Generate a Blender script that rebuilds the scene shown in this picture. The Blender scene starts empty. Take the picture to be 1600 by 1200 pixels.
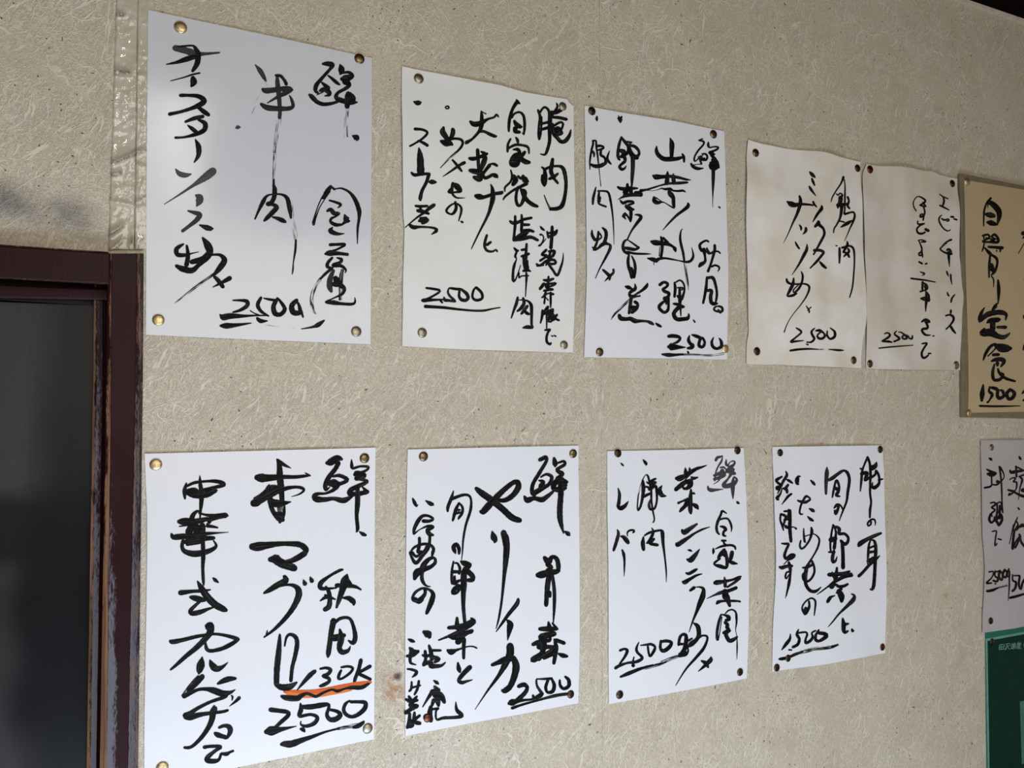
import bpy, bmesh, math, random
from mathutils import Vector, noise

random.seed(7)
SC = bpy.context.scene
COL = SC.collection

# ------------------------------------------------------------------ camera
YAW, PITCH, CAM_H = math.radians(24.8), math.radians(2.0), 1.50
DIST = 1.05 * math.cos(YAW)
CAM = Vector((0.0, -DIST, CAM_H))
cd = bpy.data.cameras.new('camera')
cd.lens, cd.sensor_width, cd.clip_start = 27.0, 36.0, 0.02
cam = bpy.data.objects.new('camera', cd)
COL.objects.link(cam)
cam.location = CAM
cam.rotation_euler = (math.pi / 2 + PITCH, 0, -YAW)
SC.camera = cam
FWD = Vector((math.sin(YAW) * math.cos(PITCH), math.cos(YAW) * math.cos(PITCH), math.sin(PITCH)))
RIGHT = Vector((math.cos(YAW), -math.sin(YAW), 0))
UP = RIGHT.cross(FWD)

# ------------------------------------------------------------------ light
SC.view_settings.view_transform = 'Standard'
SC.view_settings.look = 'None'
SC.view_settings.gamma = 1.0
SC.view_settings.exposure = 0.0
SC.view_settings.use_curve_mapping = False
world = bpy.data.worlds.new('world')
SC.world = world
world.use_nodes = True
bg = world.node_tree.nodes['Background']
bg.inputs[0].default_value = (1.0, 0.82, 0.64, 1)
bg.inputs[1].default_value = 0.25

def area(name, loc, target, sx, sy, power, color):
    d = bpy.data.lights.new(name, 'AREA')
    d.shape, d.size, d.size_y, d.energy, d.color = 'RECTANGLE', sx, sy, power, color
    o = bpy.data.objects.new(name, d)
    COL.objects.link(o)
    o.location = loc
    o.rotation_euler = (Vector(target) - Vector(loc)).to_track_quat('-Z', 'Y').to_euler()
    return o

# low cool daylight, made by an unseen area lamp added near the wall
area('low_daylight_fill', (0.22, -1.05, 0.22), (0.35, 0, 1.0), 1.1, 0.7, 21.5, (0.82, 0.965, 1.21))
# unseen warm area lamp added higher and further back
area('warm_back_fill', (0.35, -2.1, 1.75), (0.45, 0, 1.5), 1.3, 0.9, 15.5, (1.0, 0.94, 0.85))
# ceiling tube over the room
area('ceiling_tube', (0.02, -1.45, 2.20), (0.02, -1.45, 0.0), 0.03, 1.1, 3.6, (1.0, 0.97, 0.9))

# ------------------------------------------------------------------ helpers
def pix(px, py, off=0.0):
    """Point of the plane 'off' metres in front of the wall that the photograph shows at pixel (px, py) of 1600x1200."""
    r = FWD + RIGHT * ((px - 800) / 1200.0) + UP * ((600 - py) / 1200.0)
    return CAM + r * ((-off + DIST) / r.y)

def depth_at(p):
    return (p - CAM).dot(FWD)

def link(name, me, mats, parent=None):
    o = bpy.data.objects.new(name, me)
    COL.objects.link(o)
    for m in (mats if isinstance(mats, (list, tuple)) else [mats]):
        me.materials.append(m)
    if parent is not None:
        o.parent = parent
        o.matrix_parent_inverse = parent.matrix_world.inverted()
    return o

def tag(o, label=None, cat=None, group=None, kind=None):
    for k, v in (('label', label), ('category', cat), ('group', group), ('kind', kind)):
        if v:
            o[k] = v
    return o

def empty(name, loc):
    o = bpy.data.objects.new(name, None)
    COL.objects.link(o)
    o.location = loc
    o.empty_display_size = 0.02
    bpy.context.view_layer.update()
    return o

def smooth(me, on=True):
    for p in me.polygons:
        p.use_smooth = on

def frustum_mesh(front, back, name):
    """Closed solid from two matching rings of points."""
    me = bpy.data.meshes.new(name)
    n = len(front)
    faces = [list(range(n)), list(range(2 * n - 1, n - 1, -1))]
    for i in range(n):
        j = (i + 1) % n
        faces.append([i, i + n, j + n, j])
    me.from_pydata([tuple(p) for p in front + back], [], faces)
    bm = bmesh.new(); bm.from_mesh(me)
    bmesh.ops.recalc_face_normals(bm, faces=bm.faces)
    bm.to_mesh(me); bm.free()
    return me

def board(name, quad, off_front, off_back, mat, parent=None, bev=0.0):
    """Solid with its front outline given in pixels."""
    f = [pix(x, y, off_front) for x, y in quad]
    b = [Vector((p.x, -off_back, p.z)) for p in f]
    o = link(name, frustum_mesh(f, b, name), mat, parent)
    if bev:
        m = o.modifiers.new('bevel', 'BEVEL'); m.width = bev; m.segments = 2; m.limit_method = 'ANGLE'
    return o

# ---- node shorthand
class N:
    def __init__(self, name):
        self.m = bpy.data.materials.new(name)
        self.m.use_nodes = True
        self.t = self.m.node_tree
        self.b = self.t.nodes['Principled BSDF']
        self.out = self.t.nodes['Material Output']
    def node(self, typ, **kw):
        n = self.t.nodes.new(typ)
        for k, v in kw.items():
            setattr(n, k, v)
        return n
    def put(self, sock, v):
        if hasattr(v, 'is_linked') or isinstance(v, bpy.types.NodeSocket):
            self.t.links.new(v, sock)
        else:
            if isinstance(v, tuple) and len(v) == 3 and sock.type == 'RGBA':
                v = v + (1,)
            sock.default_value = v
    def math(self, op, a, b=None, c=None, clamp=False):
        n = self.node('ShaderNodeMath', operation=op, use_clamp=clamp)
        for i, v in enumerate((a, b, c)):
            if v is not None:
                self.put(n.inputs[i], v)
        return n.outputs[0]
    def step(self, v, a, b, lo=0.0, hi=1.0):
        n = self.node('ShaderNodeMapRange', interpolation_type='SMOOTHSTEP')
        for i, x in enumerate((v, a, b, lo, hi)):
            self.put(n.inputs[i], x)
        return n.outputs[0]
    def mix(self, f, a, b):
        n = self.node('ShaderNodeMix', data_type='RGBA')
        self.put(n.inputs[0], f); self.put(n.inputs[6], a); self.put(n.inputs[7], b)
        return n.outputs[2]
    def pos(self):
        return self.node('ShaderNodeNewGeometry').outputs['Position']
    def mapv(self, v, scale=(1, 1, 1), rot=(0, 0, 0), loc=(0, 0, 0)):
        if any(rot) and tuple(scale) != (1, 1, 1):      # turn first, stretch after
            v, rot = self.mapv(v, (1, 1, 1), rot), (0, 0, 0)
        n = self.node('ShaderNodeMapping')
        self.put(n.inputs[0], v); n.inputs[1].default_value = loc; n.inputs[2].default_value = rot; n.inputs[3].default_value = scale
        return n.outputs[0]
    def noise(self, v, scale, detail=2, rough=0.5, out=0):
        n = self.node('ShaderNodeTexNoise')
        self.put(n.inputs['Vector'], v); n.inputs['Scale'].default_value = scale
        n.inputs['Detail'].default_value = detail; n.inputs['Roughness'].default_value = rough
        return n.outputs[out]
    def voro(self, v, scale, feature='F1', out='Distance'):
        n = self.node('ShaderNodeTexVoronoi', feature=feature)
        self.put(n.inputs['Vector'], v); n.inputs['Scale'].default_value = scale
        return n.outputs[out]
    def vadd(self, a, b, s):
        n = self.node('ShaderNodeVectorMath', operation='MULTIPLY_ADD')
        self.put(n.inputs[0], b); n.inputs[1].default_value = (s, s, s); self.put(n.inputs[2], a)
        return n.outputs[0]
    def spot(self, p, r0, r1):
        """1 inside a spot round world point p, falling to 0 between radii r0 and r1."""
        n = self.node('ShaderNodeVectorMath', operation='DISTANCE')
        self.put(n.inputs[0], self.pos()); n.inputs[1].default_value = tuple(p)
        return self.step(n.outputs['Value'], r0, r1, 1.0, 0.0)
    def bump(self, h, strength, dist=0.001):
        n = self.node('ShaderNodeBump')
        n.inputs['Strength'].default_value = strength; n.inputs['Distance'].default_value = dist
        self.put(n.inputs['Height'], h)
        self.t.links.new(n.outputs[0], self.b.inputs['Normal'])
    def set(self, color=None, rough=None, metal=None, spec=None, coat=None, coat_rough=None):
        for k, v in (('Base Color', color), ('Roughness', rough), ('Metallic', metal), ('Specular IOR Level', spec),
                     ('Coat Weight', coat), ('Coat Roughness', coat_rough)):
            if v is not None:
                self.put(self.b.inputs[k], v)
        return self.m

def plain(name, color, rough=0.5, metal=0.0, spec=0.5):
    n = N(name)
    v = n.noise(n.pos(), 60, 3)
    c2 = tuple(c * 0.82 for c in color)
    return n.set(n.mix(n.step(v, 0.3, 0.7), c2, color), rough, metal, spec)

# ------------------------------------------------------------------ materials
def wallpaper():
    n = N('embossed_wallpaper')
    p = n.pos()
    wob = n.noise(p, 16, 3, 0.6, out=1)
    q = n.vadd(p, wob, 0.045)
    q3 = n.vadd(p, wob, 0.018)
    # leathery veins, combed strands and an all-over fine wrinkle
    e1 = n.voro(q, 20, 'DISTANCE_TO_EDGE')
    vein = n.math('MULTIPLY', n.step(e1, 0.006, 0.022, 1, 0), n.step(n.noise(p, 9, 2), 0.44, 0.56))
    q2 = n.vadd(p, n.noise(p, 95, 2, 0.5, out=1), 0.014)
    e2 = n.voro(n.mapv(q2, (1, 1, 0.72), (0, math.radians(25), 0)), 165, 'DISTANCE_TO_EDGE')
    crack = n.math('MULTIPLY', n.step(e2, 0.0, 0.17, 1, 0), n.step(n.noise(p, 21, 3), 0.30, 0.62))
    rg = n.noise(n.mapv(q2, (1, 1, 0.8)), 190, 2, 0.5)
    ridge = n.step(n.math('ABSOLUTE', n.math('SUBTRACT', rg, 0.5)), 0.0, 0.055, 1, 0)
    def strands(ang, off, dens):
        st = n.noise(n.mapv(q3, (205, 1, 15), (0, math.radians(ang), 0), (off, 0, off)), 1.0, 1)
        ln = n.step(n.math('ABSOLUTE', n.math('SUBTRACT', st, 0.5)), 0.003, 0.025, 1, 0)
        return n.math('MULTIPLY', ln, n.step(n.noise(n.mapv(p, (1, 1, 1), (0, 0, 0), (off, 0, off)), 13, 2), dens, dens + 0.06))
    streak = n.math('MAXIMUM', strands(-27, 3.0, 0.45), n.math('MAXIMUM', strands(-50, 8.0, 0.49), strands(-8, 5.0, 0.49)))
    h = n.math('MAXIMUM', n.math('MAXIMUM', n.math('MULTIPLY', vein, 0.85), n.math('MULTIPLY', crack, 0.60)),
               n.math('MAXIMUM', n.math('MULTIPLY', streak, 0.85), n.math('MULTIPLY', ridge, 0.58)))
    grain = n.noise(p, 520, 2)
    blot = n.noise(p, 6.5, 3, 0.55)
    base = n.mix(n.step(blot, 0.35, 0.65), (0.528, 0.453, 0.326), (0.573, 0.505, 0.378))
    base = n.mix(n.math('MULTIPLY', grain, 0.55), base, (0.463, 0.400, 0.290))
    col = n.mix(n.math('MULTIPLY', h, 0.58), base, (0.80, 0.74, 0.61))
    # pin holes, denser in a few patches
    vv = n.node('ShaderNodeTexVoronoi', voronoi_dimensions='2D')
    n.put(vv.inputs['Vector'], n.mapv(n.vadd(p, n.noise(p, 30, 1, out=1), 0.03), (1, 1, 1), (-math.pi / 2, 0, 0))); vv.inputs['Scale'].default_value = 95
    sep = n.node('ShaderNodeSeparateColor'); n.put(sep.inputs[0], vv.outputs['Color'])
    dens = n.math('SUBTRACT', 0.965, n.math('MULTIPLY', n.step(n.noise(p, 6, 2), 0.46, 0.66), 0.16))
    hole = n.math('MULTIPLY', n.step(vv.outputs['Distance'], 0.07, 0.12, 1, 0), n.math('GREATER_THAN', sep.outputs[0], dens))
    col = n.mix(n.math('MULTIPLY', hole, 0.95), col, (0.07, 0.055, 0.04))
    # old smudge beside the tape above the door
    a, b = pix(-60, 300), pix(175, 350)
    sm = n.mapv(p, (1, 1, 1), (0, math.radians(9), 0))
    spx = n.node('ShaderNodeSeparateXYZ'); n.put(spx.inputs[0], p)
    zc = n.math('ADD', n.math('MULTIPLY', n.math('SUBTRACT', spx.outputs[0], a.x), (b.z - a.z) / (b.x - a.x)), a.z)
    dz = n.math('ABSOLUTE', n.math('SUBTRACT', n.math('SUBTRACT', spx.outputs[2], zc), n.math('MULTIPLY', n.math('SUBTRACT', n.noise(p, 11, 3), 0.5), 0.05)))
    band = n.math('MULTIPLY', n.step(dz, 0.0, 0.032, 1, 0), n.step(spx.outputs[0], pix(120, 330).x, pix(185, 330).x, 1, 0))
    col = n.mix(n.math('MULTIPLY', band, n.step(n.noise(p, 22, 3), 0.25, 0.6, 0.35, 0.8)), col, (0.15, 0.145, 0.14))
    low = n.math('MULTIPLY', n.step(n.math('SUBTRACT', spx.outputs[2], zc), -0.075, -0.02, 1, 0), n.step(spx.outputs[0], pix(150, 330).x, pix(190, 330).x, 1, 0))
    low = n.math('MULTIPLY', low, n.step(spx.outputs[2], pix(0, 470).z, pix(0, 400).z))
    col = n.mix(n.math('MULTIPLY', low, n.step(n.noise(p, 17, 4), 0.35, 0.62, 0.25, 0.75)), col, (0.26, 0.245, 0.235))
    # butt joint between two lengths of wallpaper
    jx = n.math('ABSOLUTE', n.math('SUBTRACT', spx.outputs[0], pix(939, 600).x))
    col = n.mix(n.math('MULTIPLY', n.step(jx, 0.0002, 0.0007, 1, 0), n.step(n.noise(p, 40, 3), 0.3, 0.6, 0.1, 0.5)), col, (0.20, 0.17, 0.13))
    # rust marks
    for (x, y, r, f) in ((616, 1080, 0.020, 0.75), (604, 1060, 0.012, 0.45), (1478, 930, 0.009, 0.6), (1452, 925, 0.005, 0.4), (1383, 1075, 0.008, 0.25), (621, 1057, 0.009, 0.95)):
        s1 = n.math('MULTIPLY', n.spot(pix(x, y), r * 0.15, r), n.step(n.noise(p, 130, 3), 0.30, 0.52))
        col = n.mix(n.math('MULTIPLY', s1, f), col, (0.10, 0.03, 0.012) if f > 0.9 else (0.42, 0.20, 0.075))
    n.bump(n.math('ADD', n.math('MULTIPLY', h, 0.9), n.math('MULTIPLY', grain, 0.35)), 0.75, 0.0010)
    return n.set(col, 0.44, 0, 0.5)

def paper(name, base, stain=0.0, stain_col=(0.60, 0.50, 0.33), rough=0.36, cover=0.5):
    n = N(name)
    p = n.pos()
    f = n.step(n.noise(p, 9, 3, 0.6), cover - 0.18, cover + 0.25)
    col = n.mix(n.math('MULTIPLY', f, stain), base, stain_col)
    fine = n.noise(p, 900, 1)
    col = n.mix(n.math('MULTIPLY', fine, 0.05), col, (0.5, 0.5, 0.5))
    n.bump(n.noise(p, 30, 3), 0.08, 0.002)
    return n.set(col, rough, 0, 0.45)

def ink():
    n = N('brush_ink')
    at = n.node('ShaderNodeAttribute', attribute_name='ink', attribute_type='GEOMETRY')
    sp = n.node('ShaderNodeSeparateColor'); n.put(sp.inputs[0], at.outputs['Color'])
    tone, dry, orange = sp.outputs
    uv = n.node('ShaderNodeUVMap', uv_map='stroke').outputs[0]
    hair = n.noise(n.mapv(uv, (22, 1300, 1)), 1.0, 2, 0.6)     # bristle streaks along the stroke
    pool = n.noise(n.mapv(uv, (60, 300, 1)), 1.0, 2)
    grey = n.math('ADD', n.math('MULTIPLY', tone, 0.17), n.math('MULTIPLY', n.step(hair, 0.54, 0.70), 0.060))
    g = n.node('ShaderNodeCombineColor')
    n.put(g.inputs[0], n.math('ADD', grey, 0.0035)); n.put(g.inputs[1], n.math('ADD', n.math('MULTIPLY', grey, 0.97), 0.0035)); n.put(g.inputs[2], n.math('ADD', n.math('MULTIPLY', grey, 0.93), 0.0035))
    oc = n.mix(orange, (0.60, 0.10, 0.02), (0.85, 0.36, 0.10))
    isor = n.math('GREATER_THAN', orange, 0.04)
    col = n.mix(isor, g.outputs[0], oc)
    v = n.math('ADD', n.math('MULTIPLY', hair, 0.65), n.math('MULTIPLY', pool, 0.35))
    th = n.math('MULTIPLY_ADD', dry, 0.27, 0.375)
    al = n.step(v, n.math('SUBTRACT', th, 0.02), n.math('ADD', th, 0.05))
    al = n.math('MAXIMUM', al, n.math('LESS_THAN', dry, 0.02))
    n.put(n.b.inputs['Alpha'], al)
    return n.set(col, 0.55, 0, 0.08)

def worn_paint():
    n = N('worn_maroon_paint')
    at = n.node('ShaderNodeAttribute', attribute_name='wear', attribute_type='GEOMETRY')
    sp = n.node('ShaderNodeSeparateColor'); n.put(sp.inputs[0], at.outputs['Color'])
    p = n.pos()
    chip = n.noise(n.mapv(p, (140, 140, 26)), 1.0, 4, 0.65)
    fine = n.noise(n.mapv(p, (500, 500, 160)), 1.0, 3, 0.6)
    edge = n.math('ADD', sp.outputs[0], n.math('MULTIPLY', n.math('SUBTRACT', n.math('ADD', n.math('MULTIPLY', chip, 0.7), n.math('MULTIPLY', fine, 0.3)), 0.5), 0.9))
    under = n.math('ADD', sp.outputs[1], n.math('MULTIPLY', n.math('SUBTRACT', n.math('ADD', n.math('MULTIPLY', chip, 0.6), n.math('MULTIPLY', fine, 0.4)), 0.5), 1.0))
    grain = n.noise(n.mapv(p, (260, 260, 9)), 1.0, 3)
    paint = n.mix(n.step(n.noise(p, 9, 2), 0.35, 0.65), (0.022, 0.0035, 0.0047), (0.024, 0.0075, 0.009))
    wood = n.mix(n.step(grain, 0.35, 0.65), (0.135, 0.072, 0.040), (0.30, 0.165, 0.088))
    grey = n.mix(fine, (0.10, 0.10, 0.115), (0.16, 0.16, 0.18))
    c = n.mix(n.step(under, 0.42, 0.58), paint, grey)
    c = n.mix(n.step(edge, 0.42, 0.58), c, wood)
    n.bump(n.math('ADD', chip, grain), 0.25, 0.0006)
    return n.set(c, n.step(edge, 0.3, 0.6, 0.42, 0.7), 0, 0.10)

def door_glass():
    n = N('dark_glass_painted_reflection')
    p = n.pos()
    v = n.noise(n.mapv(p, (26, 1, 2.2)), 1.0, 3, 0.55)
    blur_refl = n.noise(n.mapv(p, (7, 1, 3.1), (0, 0, 0), (2.4, 0, 0.8)), 1.0, 2)  # blurred grey reflections on the pane, painted into its colour
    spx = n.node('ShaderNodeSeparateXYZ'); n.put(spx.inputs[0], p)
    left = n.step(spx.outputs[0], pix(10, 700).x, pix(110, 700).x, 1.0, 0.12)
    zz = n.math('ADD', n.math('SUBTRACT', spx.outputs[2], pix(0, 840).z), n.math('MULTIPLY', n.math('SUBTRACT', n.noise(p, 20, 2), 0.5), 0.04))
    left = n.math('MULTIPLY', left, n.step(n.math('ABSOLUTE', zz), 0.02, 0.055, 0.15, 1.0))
    f = n.math('MULTIPLY', n.math('MULTIPLY', n.step(blur_refl, 0.38, 0.60), left), n.step(v, 0.2, 0.8, 0.7, 1.0))
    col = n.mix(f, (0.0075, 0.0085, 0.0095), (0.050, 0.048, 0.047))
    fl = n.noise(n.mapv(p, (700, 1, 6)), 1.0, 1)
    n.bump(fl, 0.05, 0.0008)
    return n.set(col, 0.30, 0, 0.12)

def tape_mat():
    n = N('clear_packing_tape')
    p = n.pos()
    at = n.node('ShaderNodeAttribute', attribute_name='crease', attribute_type='GEOMETRY')
    sp = n.node('ShaderNodeSeparateColor'); n.put(sp.inputs[0], at.outputs['Color'])
    col = n.mix(n.step(n.noise(p, 30, 3), 0.35, 0.7), (0.50, 0.44, 0.33), (0.57, 0.515, 0.40))
    crease_tint = n.math('MULTIPLY', sp.outputs[0], n.step(n.noise(p, 190, 3, 0.6), 0.25, 0.6, 0.6, 1.0))  # darker along the creases and the seam edge
    col = n.mix(crease_tint, col, (0.045, 0.034, 0.024))
    patchy = n.step(n.noise(p, 24, 2), 0.42, 0.6, 0.12, 1.0)
    blist = n.math('ADD', n.math('MULTIPLY', n.noise(n.mapv(p, (1, 1, 0.6)), 210, 2), patchy), n.math('MULTIPLY', n.noise(p, 45, 2), 0.9))
    n.bump(blist, 0.8, 0.0016)
    n.t.links.new(n.b.inputs['Normal'].links[0].from_socket, n.b.inputs['Coat Normal'])
    return n.set(col, 0.5, 0, 0.4, 1.0, 0.045)

def brass(name, col, rough):
    n = N(name)
    p = n.pos()
    c = n.mix(n.step(n.noise(p, 500, 3), 0.4, 0.7), col, tuple(x * 0.55 for x in col))
    return n.set(c, rough, 1.0, 0.5)

M = dict(
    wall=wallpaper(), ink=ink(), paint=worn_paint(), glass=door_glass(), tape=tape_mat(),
    white=paper('white_poster_paper', (0.775, 0.78, 0.79), 0.06, (0.73, 0.72, 0.69)),
    gloss=paper('glossy_white_poster_paper', (0.635, 0.645, 0.66), 0.0, rough=0.17),
    greyed=paper('greyed_white_paper', (0.47, 0.435, 0.42), 0.3, (0.42, 0.38, 0.34)),
    cream=paper('aged_white_paper', (0.79, 0.79, 0.755), 0.30, (0.70, 0.66, 0.55)),
    yellow=paper('yellowed_paper', (0.83, 0.80, 0.74), 0.75, (0.66, 0.58, 0.42), cover=0.48),
    yellower=paper('greasy_yellowed_paper', (0.71, 0.665, 0.60), 0.8, (0.60, 0.52, 0.37), cover=0.46),
    straw=paper('straw_coloured_paper', (0.475, 0.37, 0.205), 0.4, (0.52, 0.40, 0.21), 0.30),
    olive=plain('olive_brown_board', (0.21, 0.165, 0.10), 0.4),
    gold=brass('polished_brass', (0.80, 0.63, 0.35), 0.46),
    dull=brass('dull_brass', (0.42, 0.37, 0.27), 0.42),
    bronze=brass('brown_reflection_brass', (0.22, 0.16, 0.09), 0.36),  # brown and black tones paint the dark room's reflection over the tarnish
    dark=brass('dark_reflection_brass', (0.085, 0.062, 0.042), 0.38),
    rust=brass('reddish_brown_brass', (0.17, 0.065, 0.04), 0.36),
    darkwood=plain('dark_stained_wood', (0.005, 0.002, 0.0016), 0.8, 0, 0.02),
    strip=plain('papered_edge_strip', (0.60, 0.52, 0.42), 0.6),
    floor=plain('brown_floor_tile', (0.20, 0.16, 0.12), 0.6),
    black=plain('dark_gap', (0.006, 0.006, 0.006), 0.8),
    green=plain('green_poster_print', (0.020, 0.150, 0.098), 0.40, 0, 0.1),
    green_dark=plain('deep_green_poster_print', (0.0015, 0.030, 0.018), 0.40, 0, 0.08),
    green_line=plain('pale_green_print', (0.15, 0.33, 0.26), 0.40, 0, 0.1),
    green_box=plain('grey_green_print', (0.07, 0.18, 0.125), 0.40, 0, 0.1),
)

# ------------------------------------------------------------------ setting
H = pix
def wall_front():
    zt = CEIL_Z = pix(1497, 0).z + 0.004
    jr = pix(222, 600)          # right side of the door jamb
    ht = pix(0, 383).z          # top of the door header
    xl, xr = -1.6, 3.2
    T = 0.12
    bm = bmesh.new()
    def box(x0, x1, z0, z1):
        vs = [bm.verts.new((x, y, z)) for y in (0, T) for z in (z0, z1) for x in (x0, x1)]
        for f in ((0, 1, 3, 2), (4, 6, 7, 5), (0, 4, 5, 1), (2, 3, 7, 6), (0, 2, 6, 4), (1, 5, 7, 3)):
            bm.faces.new([vs[i] for i in f])
    xj = pix(214, 600).x
    box(xj, xr, 0, zt)
    box(xl, xj, pix(60, 392).z, zt)
    box(xl, pix(-1055, 600).x, 0, pix(60, 392).z)
    bmesh.ops.recalc_face_normals(bm, faces=bm.faces)
    me = bpy.data.meshes.new('wall_front'); bm.to_mesh(me); bm.free()
    o = link('wall_front', me, M['wall'])
    return tag(o, kind='structure', label='beige leathery embossed wallpaper wall carrying the menu sheets', cat='wall')
CEIL_Z = pix(1497, 0).z + 0.004
wall_front()

def slab(name, x0, x1, y0, y1, z0, z1, mat):
    me = frustum_mesh([Vector((x0, y0, z0)), Vector((x1, y0, z0)), Vector((x1, y1, z0)), Vector((x0, y1, z0))],
                      [Vector((x0, y0, z1)), Vector((x1, y0, z1)), Vector((x1, y1, z1)), Vector((x0, y1, z1))], name)
    return tag(link(name, me, mat), kind='structure')
slab('floor', -1.6, 3.2, -3.0, 0.12, -0.05, 0.0, M['floor'])
slab('ceiling', -1.6, 3.2, -3.0, 0.12, CEIL_Z, CEIL_Z + 0.05, M['darkwood'])
tz = pix(1497, 0).z
slab('trim_1', -1.6, 3.2, -0.004, 0.0, tz - 0.0015, CEIL_Z, M['strip'])

# ---- dark sliding door at the left
def strip_mesh(name, rows, mat, parent):
    """Long moulding: rows of (pixels x at y=390, 600, 1200+, offset, wood wear, grey wear top, grey wear bottom) across its profile."""
    ys = [396 + i * (1290 - 396) / 46 for i in range(47)] + [1290 + (2650 - 1290) * i / 12 for i in range(1, 13)]
    me = bpy.data.meshes.new(name)
    vs, wear, fs = [], [], []
    nr = len(rows)
    for y in ys:
        for (xa, xb, xc, off, wd0, wd1, g0, g1) in rows:
            if y <= 600:
                x = xa + (xb - xa) * (y - 396) / 204
            else:
                x = xb + (xc - xb) * (y - 600) / 600
            vs.append(tuple(pix(x, y, off)))
            t = min(1.15, (y - 396) / 804)
            wear.append((wd0 + (wd1 - wd0) * t, g0 + (g1 - g0) * t, 0, 1))
    for i in range(len(ys) - 1):
        for k in range(nr - 1):
            a = i * nr + k
            fs.append((a, a + nr, a + nr + 1, a + 1))
    # end caps
    fs.append(tuple(range(nr)))
    me.from_pydata(vs, [], fs)
    ca = me.color_attributes.new('wear', 'FLOAT_COLOR', 'POINT')
    for i, c in enumerate(wear):
        ca.data[i].color = c
    return link(name, me, mat, parent)

def horizontal_mesh(name, rows, mat, parent, x0=-1060, x1=170):
    """Horizontal moulding: rows of (pixel y at x=0, at x=168, offset, wood wear, grey wear) down its profile."""
    xs = [x0 + i * (x1 - x0) / 40 for i in range(41)]
    me = bpy.data.meshes.new(name)
    vs, wear, fs = [], [], []
    nr = len(rows)
    for x in xs:
        for (ya, yb, off, wd, g) in rows:
            vs.append(tuple(pix(x, ya + (yb - ya) * x / 168.0, off)))
            wear.append((wd, g, 0, 1))
    for i in range(len(xs) - 1):
        for k in range(nr - 1):
            a = i * nr + k
            fs.append((a, a + 1, a + nr + 1, a + nr))
    fs.append(tuple(range(nr)))
    me.from_pydata(vs, [], fs)
    ca = me.color_attributes.new('wear', 'FLOAT_COLOR', 'POINT')
    for i, c in enumerate(wear):
        ca.data[i].color = c
    return link(name, me, mat, parent)

door = empty('door_1', pix(100, 600, 0.0))
tag(door, 'dark glass sliding door with worn maroon frame at the left', 'door', kind='structure')
# jamb: outer worn edge, face, inner worn edge, returns to the wall at both sides
strip_mesh('door_jamb', [
    (168, 165.5, 155.5, -0.03, .1, .1, .1, .2), (168.5, 166, 156, 0.016, .22, .72, .3, .3), (174, 173, 165.5, 0.0195, .50, .80, .2, .2), (175.5, 174.5, 167, 0.020, .12, .10, .15, .72),
    (184, 183, 178, 0.020, .02, .02, .1, .60), (200, 196, 188, 0.020, 0, 0, .0, .22), (213, 210, 199, 0.020, 0, 0, .05, .30), (214.5, 212.5, 201, 0.0195, .50, .36, .42, .66),
    (220, 218, 208, 0.014, .46, .46, .45, .6), (224.5, 223, 215.5, 0.006, .38, .45, .4, .5), (225, 223.5, 216, -0.03, .3, .3, .2, .2)], M['paint'], door)
strip_mesh('sash_stile', [
    (146.5, 144.5, 134.5, -0.045, .1, .1, .1, .1), (147.5, 145.5, 135.5, -0.022, .62, .62, .3, .3), (150.5, 149.5, 141, -0.0205, .50, .50, .35, .5), (152, 151, 142, -0.020, .0, .0, .38, .75), (160, 160, 150, -0.020, .0, .0, .34, .62),
    (161, 161, 151, -0.021, 0, 0, 0, .0), (167.5, 165.5, 155.5, -0.0235, 0, 0, 0, 0)], M['paint'], door)
horizontal_mesh('door_header', [
    (381.5, 393, -0.01, .2, 0), (382, 393.5, 0.017, .62, 0), (386, 397, 0.018, .10, .1), (408, 417, 0.018, 0, 0), (432, 441.5, 0.018, .12, .1), (434.5, 444, 0.017, .5, .2), (436, 445.5, -0.012, .1, 0)], M['paint'], door)
horizontal_mesh('sash_rail', [
    (437, 446, -0.03, 0, 0), (444.5, 451.5, -0.016, .12, .1), (447, 454, -0.015, 0, 0), (463, 466, -0.015, .1, .2), (465.5, 468.5, -0.016, .32, .4), (468, 470.5, -0.034, 0, 0)], M['paint'], door, x1=167)
gq = [(-1060, 388), (150, 470), (148, 600), (136, 1290), (112, 2650), (-1060, 2650)]
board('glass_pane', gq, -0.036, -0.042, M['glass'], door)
board('dark_gasket', [(-1060, 429), (150, 471), (150.5, 477.5), (-1060, 406)], -0.0345, -0.036, M['black'], door)
board('dark_recess', [(-1075, 310), (232, 397), (216, 1295), (170, 2680), (-1075, 2680)], -0.060, -0.075, M['black'], door)

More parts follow.
